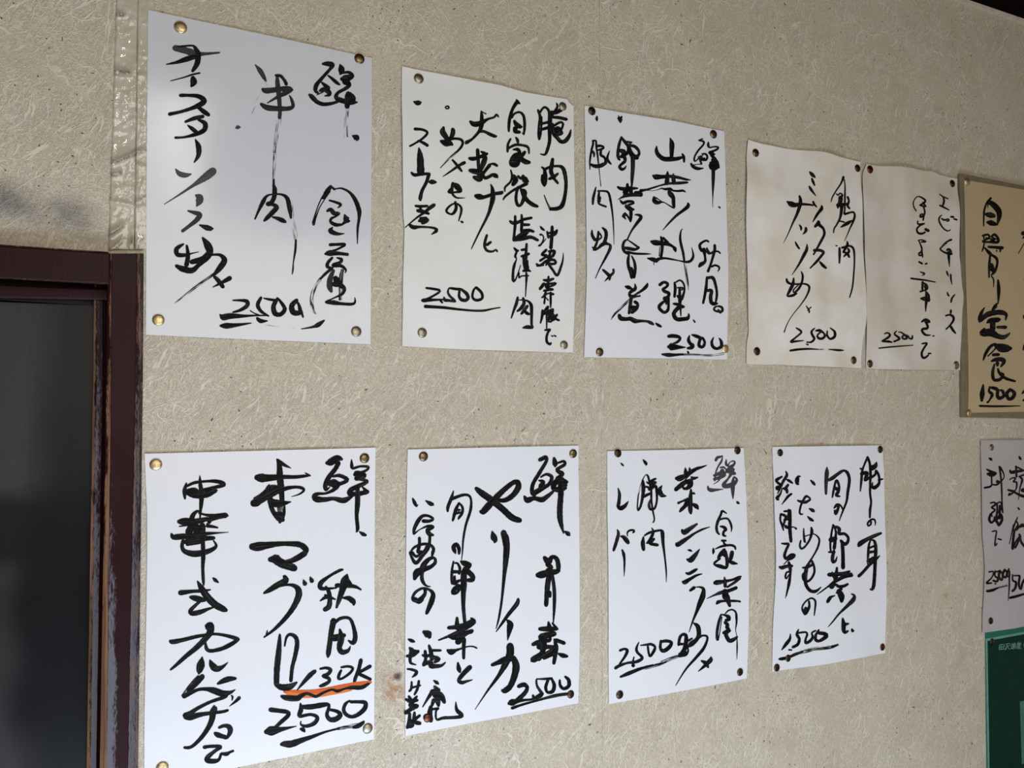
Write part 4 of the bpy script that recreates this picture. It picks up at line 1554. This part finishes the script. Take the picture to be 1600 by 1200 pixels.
# ------------------------------------------------------------------ clear tape over the wallpaper seam
def tape(name, left, right, base, seed, parent, creases):
    """Strip of tape between two pixel edges (top and bottom x), wrinkled where it has been pressed over the corner."""
    nu, nv = 10, 150
    me = bpy.data.meshes.new(name)
    vs, cr, fs = [], [], []
    for j in range(nv + 1):
        y = -25 + (391 + 25) * j / nv
        t = max(0.0, y) / 391
        for i in range(nu + 1):
            u = i / nu
            x = left[0] + (left[1] - left[0]) * t + (right[0] + (right[1] - right[0]) * t - left[0] - (left[1] - left[0]) * t) * u
            x += 0.5 * noise.noise(Vector((seed, y * 0.05, 0))) if i in (0, nu) else 0
            h, c = 0.0, 0.0
            for (cy, slope, wid, amp, u0, u1, dk) in creases:
                d = (y - (cy + slope * (u - 0.5) + 3 * noise.noise(Vector((u * 3, cy, seed))))) / wid
                k = math.exp(-d * d)
                m = max(0.0, min(1.0, (u - u0) / 0.12)) * max(0.0, min(1.0, (u1 - u) / 0.12)) if u1 > u0 else 1
                h += amp * k * m
                c = max(c, dk * math.exp(-(d * 1.5 - 0.6) ** 2) * m)
            h += 0.0006 * noise.noise(Vector((u * 2.0 + seed, y * 0.035, 1.7))) + 0.0006 * noise.noise(Vector((u * 6 + seed, y * 0.11, 5.1)))
            if seed > 5:
                h *= max(0.0, 1 - 1.5 * max(0.0, u - 0.2))
            elif i == nu:
                c = max(c, 0.9 * (0.6 + noise.noise(Vector((y * 0.02, 2.2, 0)))))
            if y > 388:
                c = max(c, 0.5)
            vs.append(tuple(pix(x, y, base + 0.0009 + max(-0.0007, h))))
            cr.append((min(1, c), 0, 0, 1))
    for j in range(nv):
        for i in range(nu):
            a = j * (nu + 1) + i
            fs.append((a, a + nu + 1, a + nu + 2, a + 1))
    me.from_pydata(vs, [], fs)
    ca = me.color_attributes.new('crease', 'FLOAT_COLOR', 'POINT')
    for i, c in enumerate(cr):
        ca.data[i].color = c
    smooth(me)
    o = link(name, me, M['tape'], parent)
    s = o.modifiers.new('thick', 'SOLIDIFY'); s.thickness = 0.0003; s.offset = -1
    return o
tp = tape('packing_tape', (182, 169), (217, 211), 0.0, 3.0, None,
     [(22, 2, 5, 0.0022, -0.2, 0.45, 1.0), (111, 3, 4, 0.0020, -0.2, 0.75, 0.9), (117, 3, 3, 0.0012, -0.2, 0.8, 0.7), (246, -16, 4, 0.0030, -0.2, 1.2, 1.0), (268, -5, 6, 0.0018, -0.2, 0.5, 0.8), (318, 8, 4, 0.0018, -0.2, 1.2, 0.0), (352, -26, 6, 0.0026, -0.2, 0.6, 0.95), (374, -40, 6, 0.0018, -0.2, 0.6, 0.7), (371, 0, 16, 0.001, 0.75, 1.2, 0.7)])
tag(tp, 'broad strip of shiny wrinkled clear tape above the door corner, left of the seam', 'tape', 'clear tape over the wallpaper seam')
tp2 = tape('packing_tape', (216, 210.5), (242, 236), 0.0004, 9.0, None,
     [(35, -8, 3, 0.0012, 0.2, 1.2, 0.0), (87, -3, 3, 0.0014, 0.2, 1.2, 0.0), (118, 0, 3, 0.0014, -0.2, 1.2, 0.1), (234, -6, 4, 0.002, -0.2, 1.2, 0.5), (262, 10, 5, 0.0016, -0.2, 1.2, 0.0), (308, -12, 3, 0.0014, -0.2, 1.2, 0.7), (322, -8, 4, 0.0018, -0.2, 1.2, 0.0), (372, -30, 8, 0.001, -0.2, 1.2, 0.5)])
tag(tp2, 'narrow strip of clear tape right of the seam, running behind the largest sheet', 'tape', 'clear tape over the wallpaper seam')

# ------------------------------------------------------------------ sheets
def resample(poly, n):
    L = [0.0]
    for a, b in zip(poly, poly[1:]):
        L.append(L[-1] + math.hypot(b[0] - a[0], b[1] - a[1]))
    out = []
    for i in range(n + 1):
        s = L[-1] * i / n
        k = 0
        while k < len(L) - 2 and L[k + 1] < s:
            k += 1
        t = (s - L[k]) / (L[k + 1] - L[k])
        out.append((poly[k][0] + (poly[k + 1][0] - poly[k][0]) * t, poly[k][1] + (poly[k + 1][1] - poly[k][1]) * t))
    return out

class Sheet:
    """Paper sheet whose outline the photograph gives; pinned flat at its tacks and lifting a little between them."""
    def __init__(self, left, top, right, bottom, base, amp, seed, pins):
        self.base, self.amp, self.seed = base, amp, seed
        self.pins = [pix(x, y, base) for x, y in pins]
        self.edges = (left, top, right, bottom)
    def h(self, x, z):
        m = 1.0
        for p in self.pins:
            m *= 1 - math.exp(-((x - p.x) ** 2 + (z - p.z) ** 2) / 0.0016)
        v = noise.noise(Vector((x * 9 + self.seed, self.seed * 1.7, z * 7))) * 0.7 + noise.noise(Vector((x * 24 + self.seed, 3.3, z * 9))) * 0.3
        return self.base + m * self.amp * (0.55 + v)
    def at(self, px, py, lift=0.0):
        q = pix(px, py, self.base)
        return Vector((q.x, -(self.h(q.x, q.z) + lift), q.z))
    def build(self, name, mat, nx=36, ny=52, thick=0.0002, parent=None):
        L, T, R, B = (resample(e, n) for e, n in zip(self.edges, (ny, nx, ny, nx)))
        vs, fs, uvs = [], [], []
        for j in range(ny + 1):
            v = j / ny
            for i in range(nx + 1):
                u = i / nx
                c = []
                for k in (0, 1):
                    c.append((1 - u) * L[j][k] + u * R[j][k] + (1 - v) * T[i][k] + v * B[i][k]
                             - ((1 - u) * (1 - v) * T[0][k] + u * (1 - v) * T[-1][k] + (1 - u) * v * B[0][k] + u * v * B[-1][k]))
                vs.append(tuple(self.at(c[0], c[1])))
        for j in range(ny):
            for i in range(nx):
                a = j * (nx + 1) + i
                fs.append((a, a + nx + 1, a + nx + 2, a + 1))
        me = bpy.data.meshes.new(name)
        me.from_pydata(vs, [], fs)
        smooth(me)
        o = link(name, me, mat, parent)
        s = o.modifiers.new('thick', 'SOLIDIFY'); s.thickness = thick; s.offset = -1
        e = o.modifiers.new('crisp_edge', 'EDGE_SPLIT'); e.split_angle = math.radians(40)
        return o

STROKE = [0]
def strokes_mesh(name, sheet, blocks, mat, parent, lift=0.00028):
    """blocks: list of (x0, y0, scale, [(tone, dry, orange, [(x, y, width)...])]); every stroke becomes a tapered ribbon lying on the paper."""
    vs, fs, att, uvs = [], [], [], []
    def add(pts, tone, dry, orange):
        STROKE[0] += 1
        up_ = lift + (STROKE[0] % 60) * 1.5e-6
        uo = (STROKE[0] * 0.37) % 7.0
        # Catmull-Rom through the traced points
        dense = []
        n = len(pts)
        for i in range(n - 1):
            p0, p1, p2, p3 = pts[max(i - 1, 0)], pts[i], pts[i + 1], pts[min(i + 2, n - 1)]
            ln = math.hypot(p2[0] - p1[0], p2[1] - p1[1])
            k = max(2, min(14, int(ln / 2.2) + 1))
            for s in range(k):
                t = s / k
                q = []
                for c in range(3):
                    a = -p0[c] + 3 * p1[c] - 3 * p2[c] + p3[c]
                    b = 2 * p0[c] - 5 * p1[c] + 4 * p2[c] - p3[c]
                    q.append(0.5 * (a * t ** 3 + b * t * t + (p2[c] - p0[c]) * t + 2 * p1[c]))
                dense.append((q[0], q[1], max(q[2], 0.25)))
        dense.append(pts[-1])
        col = (tone, dry, orange, 1)
        def vert(x, y, uv):
            vs.append(tuple(sheet.at(x, y, up_))); att.append(col); uvs.append(uv)
            return len(vs) - 1
        run, prev, row, m = 0.0, None, None, len(dense)
        scale = 0.0009
        for i, (x, y, w) in enumerate(dense):
            xa, ya, _ = dense[max(i - 1, 0)]
            xb, yb, _ = dense[min(i + 1, m - 1)]
            dx, dy = xb - xa, yb - ya
            l = math.hypot(dx, dy) or 1.0
            nx, ny = -dy / l, dx / l
            if prev:
                run += math.hypot(x - prev[0], y - prev[1])
            jit = 1.0 + 0.10 * noise.noise(Vector((run * 0.35, uo, STROKE[0]))) if w > 2 else 1.0
            r = (w * 0.55 + 0.12) * jit
            new = [vert(x + nx * r * k, y + ny * r * k, (run * scale + uo, k * r * scale + uo)) for k in (-1, 0, 1)]
            if row:
                fs.append((row[0], new[0], new[1], row[1])); fs.append((row[1], new[1], new[2], row[2]))
            row, prev = new, (x, y)
        if dry < 0.02:
            # rounded ends and full corners
            caps = [dense[0], dense[-1]]
            for i in range(1, n - 1):
                a = math.atan2(pts[i][1] - pts[i - 1][1], pts[i][0] - pts[i - 1][0]); b = math.atan2(pts[i + 1][1] - pts[i][1], pts[i + 1][0] - pts[i][0])
                if abs((b - a + math.pi) % (2 * math.pi) - math.pi) > 0.8:
                    caps.append(pts[i])
            for (x, y, w) in caps:
                if w > 1.2:
                    r = w * 0.52
                    up_ += 1e-6
                    ring = [vert(x + r * math.cos(k * math.pi / 6) * (1 + 0.08 * noise.noise(Vector((x, y, k)))), y + r * math.sin(k * math.pi / 6), (x * scale, y * scale + r * math.sin(k * math.pi / 6) * scale)) for k in range(12)]
                    fs.append(tuple(reversed(ring)))
    for (x0, y0, s, lst) in blocks:
        for tone, dry, orange, pts in lst:
            add([(x0 + x / s, y0 + y / s, w / s) for x, y, w in pts], tone, dry, orange)
    me = bpy.data.meshes.new(name)
    me.from_pydata(vs, [], fs)
    ca = me.color_attributes.new('ink', 'FLOAT_COLOR', 'POINT')
    ca.data.foreach_set('color', [c for a in att for c in a])
    uvl = me.uv_layers.new(name='stroke')
    uvl.data.foreach_set('uv', [c for lp in me.loops for c in uvs[lp.vertex_index]])
    bm = bmesh.new(); bm.from_mesh(me)
    for f in bm.faces:
        f.normal_update()
        if f.normal.y > 0:
            f.normal_flip()
    bm.to_mesh(me); bm.free()
    return link(name, me, mat, parent)

def parse(text):
    """'@x0 y0 scale' starts a traced window, '=part' a part; other lines are strokes 'x y w,x y w,...' with k tone, ~ dryness, o orange."""
    parts, win, part = {}, None, None
    for ln in text.strip().splitlines():
        ln = ln.strip()
        if not ln:
            continue
        if ln[0] == '@':
            win = tuple(float(v) for v in ln[1:].split())
            blk = None
        elif ln[0] == '=':
            part = ln[1:]
            blk = None
        else:
            tone = dry = orange = 0.0
            while ln[0] in 'k~o':
                head, ln = ln.split(' ', 1)
                v = float(head[1:])
                if head[0] == 'k': tone = v
                elif head[0] == '~': dry = v
                else: orange = v
            pts = [tuple(float(v) for v in q.split()) for q in ln.split(',')]
            if blk is None:
                blk = (win[0], win[1], win[2], [])
                parts.setdefault(part, []).append(blk)
            blk[3].append((tone, dry, orange, pts))
    return parts

PART_LABEL = {'red_underline': 'orange brush underline', 'dish_writing': None, 'price': None}
# where one column of writing ends and the next begins, in pixels
COLUMNS = dict(p1=(370, 490), p2=(690, 735, 785, 835), p3=(955, 1010, 1075), p4=(1257, 1297), p5=(1460,), p6=(1580,), p7=(1570,),
               p9=(385, 492), p10=(690, 745, 815), p11=(990, 1048, 1108), p12=(1241, 1285, 1338))
def columns(blocks, cuts):
    out = [[] for _ in range(len(cuts) + 1)]
    for (x0, y0, s, lst) in blocks:
        for st in lst:
            cx = x0 + sum(p[0] for p in st[3]) / len(st[3]) / s
            out[sum(cx > c for c in cuts)].append((x0, y0, s, [st]))
    return [c for c in out if c]
def write(sheet, root, text, key, mat=None):
    for part, blocks in parse(text).items():
        if part == 'dish_writing' and key in COLUMNS:
            for col in columns(blocks, COLUMNS[key]):
                strokes_mesh('writing_column', sheet, col, mat or M['ink'], root)
            continue
        o = strokes_mesh(part, sheet, blocks, mat or M['ink'], root)
        if PART_LABEL.get(part):
            o['label'] = PART_LABEL[part]

TACKS = []          # (px, py, diameter in px, material, label, lift)
def menu(key, left, top, right, bottom, base, amp, mat, label, pins, cat='menu sheet', name='menu_sheet', group='handwritten menu sheets on the wall', nx=36, ny=52):
    sh = Sheet(left, top, right, bottom, base, amp, 1.3 * len(SHEETS) + 0.7, [(p[0], p[1]) for p in pins])
    root = sh.build(name, M[mat], nx, ny)
    tag(root, label, cat, group)
    if key in INK:
        write(sh, root, INK[key], key)
    for (x, y, d, m, lab) in pins:
        TACKS.append((x, y, d, m, lab, sh))
    SHEETS[key] = sh
    return root
SHEETS = {}

def tri(a, b):
    return [a, b]

menu('p1', [(231.5, 15.5), (230.5, 120), (229, 300), (228, 523)], [(231.5, 15.5), (400, 52), (581, 90.7)], [(581, 90.7), (580.5, 230), (579.5, 400), (579, 538)], [(228, 523), (400, 531), (579, 538)],
     0.0018, 0.0014, 'gloss', 'largest white sheet at the top left, grey brushwork, beside the taped seam',
     [(282, 43, 19.5, 'gold', 'shiny gold thumbtack at the top left of the large sheet beside the tape'),
      (561.5, 92, 16, 'bronze', 'brown brass thumbtack at the top right of the large sheet beside the tape'),
      (247.5, 500, 18, 'gold', 'gold thumbtack at the bottom left of the large sheet beside the tape'),
      (556.5, 518, 16.5, 'dull', 'olive thumbtack at the bottom right of the large sheet beside the tape')])
menu('p2', [(628, 104), (627, 160), (628, 235), (629, 310), (629.5, 335), (631.5, 357), (630.5, 395), (629, 440), (629, 490), (628, 541)],
     [(628, 104), (712, 121), (780, 134), (820, 145), (875, 153.5), (886, 155), (890, 161), (896, 166)],
     [(896, 166), (896, 262), (898.7, 340), (899, 400), (897, 470), (895, 551)], [(628, 541), (720, 546), (800, 548.5), (895, 551)],
     0.0018, 0.0035, 'cream', 'aged white sheet of six crowded columns with a torn top right corner',
     [(654.2, 123, 16, 'dull', 'grey thumbtack at the top left of the sheet with the torn corner'),
      (879, 166.4, 13.5, 'dull', 'dull thumbtack by the torn corner of the six-column sheet'),
      (659.6, 520, 15.5, 'dull', 'half-bright thumbtack left below the price of the torn-corner sheet'),
      (881, 539, 13.5, 'dull', 'dull thumbtack at the bottom right of the torn-corner sheet')])
menu('p3', [(913.3, 165), (915, 305), (916.5, 430), (912.6, 558)], [(913.3, 165), (980, 178), (1054, 190), (1131.3, 205)],
     [(1131.3, 205), (1133.7, 290), (1137, 415), (1137, 460), (1136, 562)], [(912.6, 558), (1020, 560), (1136, 562)],
     0.0018, 0.0018, 'white', 'white sheet with bold black brushwork between the torn-corner sheet and the yellowed pair',
     [(924.6, 173.7, 13.5, 'dark', 'dark brown thumbtack at the top left of the bold sheet before the yellowed pair'),
      (1114.4, 210, 13.5, 'bronze', 'brown thumbtack at the top right of the bold sheet before the yellowed pair'),
      (936.7, 550.2, 13.5, 'bronze', 'brown thumbtack at the bottom left of the bold sheet before the yellowed pair'),
      (1133, 545.3, 13, 'gold', 'pale gold thumbtack on the corner by the upper bold sheet\'s price')])
menu('p4', [(1168, 219), (1165.5, 245), (1164, 300), (1164, 350), (1166, 440), (1168, 495), (1169.5, 520), (1166.5, 537), (1166, 569)],
     [(1168, 219), (1190, 225), (1220, 231), (1250, 235), (1283, 238), (1310, 246), (1330, 250), (1344, 253)],
     [(1344, 253), (1343.5, 268), (1345, 330), (1347, 405), (1349, 450), (1351, 495), (1350, 510), (1347, 530), (1345.5, 550), (1345, 575.5)],
     [(1166, 569), (1200, 570), (1215, 569.5), (1230, 571), (1280, 573), (1345, 575.5)],
     0.0022, 0.009, 'yellow', 'yellowed wavy sheet with larger brush strokes, left one of the touching pair',
     [(1180.3, 239, 13, 'bronze', 'brown thumbtack at the top left of the left yellowed sheet'),
      (1339.5, 263, 12, 'dark', 'dark thumbtack at the top right of the left yellowed sheet'),
      (1182.5, 549, 13, 'dark', 'dark olive thumbtack at the bottom left of the left yellowed sheet'),
      (1333.5, 563, 12, 'bronze', 'brown thumbtack at the bottom right of the left yellowed sheet')])
menu('p5', [(1353.5, 256), (1347, 272), (1346, 300), (1347, 360), (1347, 400), (1349, 440), (1351, 490), (1352, 515), (1353, 550), (1353, 576)],
     [(1353.5, 256), (1375, 260.5), (1405, 261.5), (1422, 263.5), (1440, 268), (1452, 268.5), (1465, 274), (1480, 276.5), (1495, 279.5)],
     [(1495, 279.5), (1495, 300), (1497, 400), (1500, 430), (1502.5, 455), (1502, 500), (1501.5, 520), (1503, 560), (1503.5, 578.5)],
     [(1353, 576), (1375, 577), (1420, 578), (1503.5, 578.5)],
     0.0022, 0.009, 'yellower', 'yellowed sheet with thin small writing, beside the framed straw-coloured menu',
     [(1359, 265, 12.5, 'rust', 'reddish brown thumbtack at the top left of the thinly written yellowed sheet'),
      (1487.5, 287, 11.5, 'rust', 'reddish brown thumbtack at the top right of the thinly written yellowed sheet'),
      (1359, 568.5, 12, 'bronze', 'brown thumbtack at the bottom left of the thinly written yellowed sheet'),
      (1493.7, 570.7, 13, 'dull', 'olive thumbtack at the bottom right of the thinly written yellowed sheet')])
menu('p9', [(226, 709), (228, 760), (230, 800), (230, 870), (228, 1000), (227, 1050), (225.5, 1140), (225.5, 1229)], [(226, 709), (400, 704.5), (586.7, 699.5)],
     [(586.7, 699.5), (585.5, 800), (585, 900), (585.5, 1020), (584.3, 1155)], [(225.5, 1229), (400, 1192.5), (584.3, 1155)],
     0.0018, 0.0014, 'white', 'large white sheet at the bottom left with an orange underline, beside the door',
     [(243.5, 725.8, 18.5, 'gold', 'gold thumbtack at the top left of the orange-underlined sheet'),
      (569.4, 716, 15.5, 'bronze', 'brown thumbtack at the top right of the orange-underlined sheet'),
      (253.5, 1199, 18.5, 'gold', 'brass thumbtack cut by the photo edge under the orange-underlined sheet\'s left column'),
      (574.5, 1138, 16, 'dull', 'dull thumbtack at the end of the black underline beneath the orange one')])
menu('p10', [(637, 702.5), (635, 780), (634, 900), (633, 1000), (633.3, 1150)], [(637, 702.5), (770, 699), (903.7, 696.3)],
     [(903.7, 696.3), (905, 870), (905.5, 1000), (904.5, 1060), (903.7, 1098.7)], [(633.3, 1150), (735, 1130), (903.7, 1098.7)],
     0.0018, 0.0014, 'white', 'white lower-row sheet with tiny notes at its bottom left, second from the door',
     [(661.4, 713.3, 15, 'bronze', 'dark brass thumbtack at the top left of the sheet with tiny notes'),
      (895.2, 708.8, 13.5, 'bronze', 'brown thumbtack at the top right of the sheet with tiny notes'),
      (668.2, 1121.7, 13.5, 'rust', 'dark red thumbtack among the tiny notes'),
      (891.3, 1084.7, 12.5, 'dark', 'dark thumbtack at the end of the underline on the sheet with tiny notes')])
menu('p11', [(948.7, 705), (948.5, 800), (950, 880), (950.5, 980), (950.5, 1050), (951.5, 1100)], [(948.7, 705), (1060, 703), (1162, 700)],
     [(1162, 700), (1166.5, 805), (1168.5, 860), (1169.5, 930), (1169, 990), (1167, 1060)], [(951.5, 1100), (1068, 1079.5), (1167, 1060)],
     0.0018, 0.0018, 'white', 'white lower-row sheet whose price runs into a long slanting stroke, third from the door',
     [(965.2, 708.2, 13, 'dark', 'dark brown thumbtack at the top left of the third lower-row sheet'),
      (1152, 703.8, 12.5, 'dark', 'black thumbtack at the top right of the third lower-row sheet'),
      (968, 1085.4, 13, 'dark', 'dark thumbtack at the bottom left of the third lower-row sheet'),
      (1156, 1050, 12, 'dark', 'dark thumbtack at the bottom right of the third lower-row sheet')])
menu('p12', [(1206.4, 698.5), (1208, 760), (1208.5, 800), (1210.5, 865), (1211, 905), (1210, 935), (1207, 985), (1206.5, 1049.4)], [(1206.4, 698.5), (1290, 697), (1378.6, 696)],
     [(1378.6, 696), (1380.5, 735), (1382, 800), (1384, 880), (1383.5, 950), (1383, 1020.6)], [(1206.5, 1049.4), (1280, 1038.5), (1330, 1029), (1383, 1020.6)],
     0.0018, 0.0035, 'white', 'smallest white lower-row sheet, priced 1,500, with bare wall to its right',
     [(1218.6, 707.4, 11.5, 'dark', 'dark thumbtack at the top left of the small 1,500 sheet'),
      (1375, 702.3, 11.5, 'dark', 'dark thumbtack at the top right of the small 1,500 sheet'),
      (1213.4, 1043.1, 12, 'dark', 'dark thumbtack at the bottom left corner of the small 1,500 sheet'),
      (1231, 1028.4, 11, 'dark', 'dark thumbtack on the underline of the small 1,500 sheet'),
      (1378.5, 1011, 11, 'rust', 'dark thumbtack at the bottom right of the small 1,500 sheet')])

# ---- straw-coloured menu on its board
bq = [(1501, 270.5), (1600, 290), (1665, 303), (1668, 655), (1504.5, 652), (1503, 460)]
bd = board('menu_board', bq, 0.0075, 0.0005, M['olive'], None, 0.0012)
tag(bd, 'olive brown backing board at the right edge behind the straw-coloured menu', 'board')
menu('p6', [(1506.3, 281), (1507.5, 380), (1509, 450), (1512.5, 540), (1512.8, 645)], [(1506.3, 281), (1600, 296.5), (1660, 307)],
     [(1660, 307), (1662, 450), (1664, 642)], [(1512.8, 645), (1600, 643.5), (1664, 642.5)],
     0.0079, 0.0010, 'straw', 'straw-coloured menu in bold black, mounted on the olive brown board',
     [(1511, 284.5, 12, 'gold', 'gold thumbtack at the top left corner of the straw-coloured menu'),
      (1514, 645.5, 11, 'gold', 'gold thumbtack at the bottom left corner of the straw-coloured menu')])

# ---- green poster, partly under the lower right sheet
gs = Sheet([(1539, 960), (1540, 1080), (1542, 1230)], [(1539, 960), (1600, 951), (1660, 943)], [(1660, 943), (1662, 1100), (1663, 1230)], [(1542, 1230), (1600, 1226), (1663, 1222)], 0.0010, 0.0003, 5.1, [])
gp = gs.build('poster', M['green'], 12, 24, 0.0003)
tag(gp, 'green printed poster at the bottom right corner, partly under a white sheet', 'poster')
def patch(name, left, top, right, bottom, off, mat, nx=10, ny=20):
    s = Sheet(left, top, right, bottom, 0.0010 + off, 0.0003, 5.1, [])
    return s.build(name, mat, nx, ny, 0.00005, gp)
patch('pale_border', [(1540, 998), (1541, 1080), (1543.5, 1228)], [(1540, 998), (1600, 987), (1658, 977)], [(1658, 977), (1659, 1100), (1660, 1220)], [(1543.5, 1228), (1600, 1224), (1660, 1220)], 0.00030, M['green_line'])
patch('dark_field', [(1543, 1001.5), (1544.3, 1080), (1546.5, 1226)], [(1543, 1001.5), (1600, 991), (1655, 981.5)], [(1655, 981.5), (1656, 1100), (1657, 1218)], [(1546.5, 1226), (1600, 1222), (1657, 1218)], 0.00055, M['green_dark'])
patch('text_box', [(1593.5, 1096), (1595, 1150), (1596.5, 1194)], [(1593.5, 1096), (1620, 1092.5), (1640, 1090)], [(1640, 1090), (1641, 1140), (1642, 1188)], [(1596.5, 1194), (1620, 1191), (1642, 1188)], 0.00080, M['green_box'])
hs = Sheet(*gs.edges, 0.0010, 0.0003, 5.1, [])
for part, blocks in parse(INK['p8']).items():
    strokes_mesh(part, hs, blocks, M['green_line'], gp, 0.00085)

menu('p7', [(1532, 688), (1532.8, 760), (1533.3, 800), (1534.3, 835), (1537, 865), (1538, 885), (1536.5, 925), (1535, 960), (1534.5, 989)], [(1532, 688), (1600, 687.5), (1655, 687)],
     [(1655, 687), (1656, 800), (1656, 970)], [(1534.5, 989), (1600, 979), (1656, 970)],
     0.0026, 0.0030, 'greyed', 'white sheet cut off by the right edge, hanging above the green poster',
     [(1549, 699, 10, 'dull', 'grey thumbtack at the top of the cut-off sheet above the poster'),
      (1547.5, 970, 10.5, 'dark', 'dark thumbtack at the bottom of the cut-off sheet, just above the poster')])
TACKS.append((1549.7, 1002.4, 10, 'dark', 'dark thumbtack in the corner of the green poster', gs))

# ------------------------------------------------------------------ thumbtacks
def tack_mesh(name, r):
    prof = [(0.0, 0.0035), (0.25, 0.00342), (0.5, 0.0031), (0.7, 0.00255), (0.86, 0.0018), (0.96, 0.0009), (1.0, 0.0003), (0.99, 0.0), (0.90, 0.0001)]
    seg = 28
    vs, fs = [(0, -prof[0][1] * r / 0.0065, 0)], []
    for (a, h) in prof[1:]:
        for k in range(seg):
            t = 2 * math.pi * k / seg
            vs.append((a * r * math.cos(t), -h * r / 0.0065, a * r * math.sin(t)))
    for k in range(seg):
        fs.append((0, 1 + (k + 1) % seg, 1 + k))
    for i in range(len(prof) - 2):
        for k in range(seg):
            a = 1 + i * seg + k; b = 1 + i * seg + (k + 1) % seg
            fs.append((a, b, b + seg, a + seg))
    # under side and short shank
    last = 1 + (len(prof) - 2) * seg
    base = len(vs)
    for (rr, yy) in ((0.0007, 0.0001), (0.0007, 0.0012)):
        for k in range(seg):
            t = 2 * math.pi * k / seg
            vs.append((rr * math.cos(t), yy, rr * math.sin(t)))
    for k in range(seg):
        k2 = (k + 1) % seg
        fs.append((last + k, last + k2, base + k2, base + k))
        fs.append((base + k, base + k2, base + seg + k2, base + seg + k))
    fs.append(tuple(base + seg + k for k in range(seg)))
    me = bpy.data.meshes.new(name)
    me.from_pydata(vs, [], fs)
    bm = bmesh.new(); bm.from_mesh(me); bmesh.ops.recalc_face_normals(bm, faces=bm.faces); bm.to_mesh(me); bm.free()
    smooth(me)
    return me

for (x, y, d, m, lab, sh) in TACKS:
    p = sh.at(x, y)
    r = 0.5 * d * depth_at(p) / 1200.0
    o = link('thumbtack', tack_mesh('thumbtack', r), M[m])
    # sit on the paper, tipped a degree or two as pushed in by hand
    o.location = (p.x, p.y - 0.0006, p.z)
    o.scale = (1, 0.62, 1)
    o.rotation_euler = (math.radians(random.uniform(-3, 3)), 0, math.radians(random.uniform(-3, 3)))
    tag(o, lab, 'thumbtack', 'thumbtacks holding up the menu sheets')
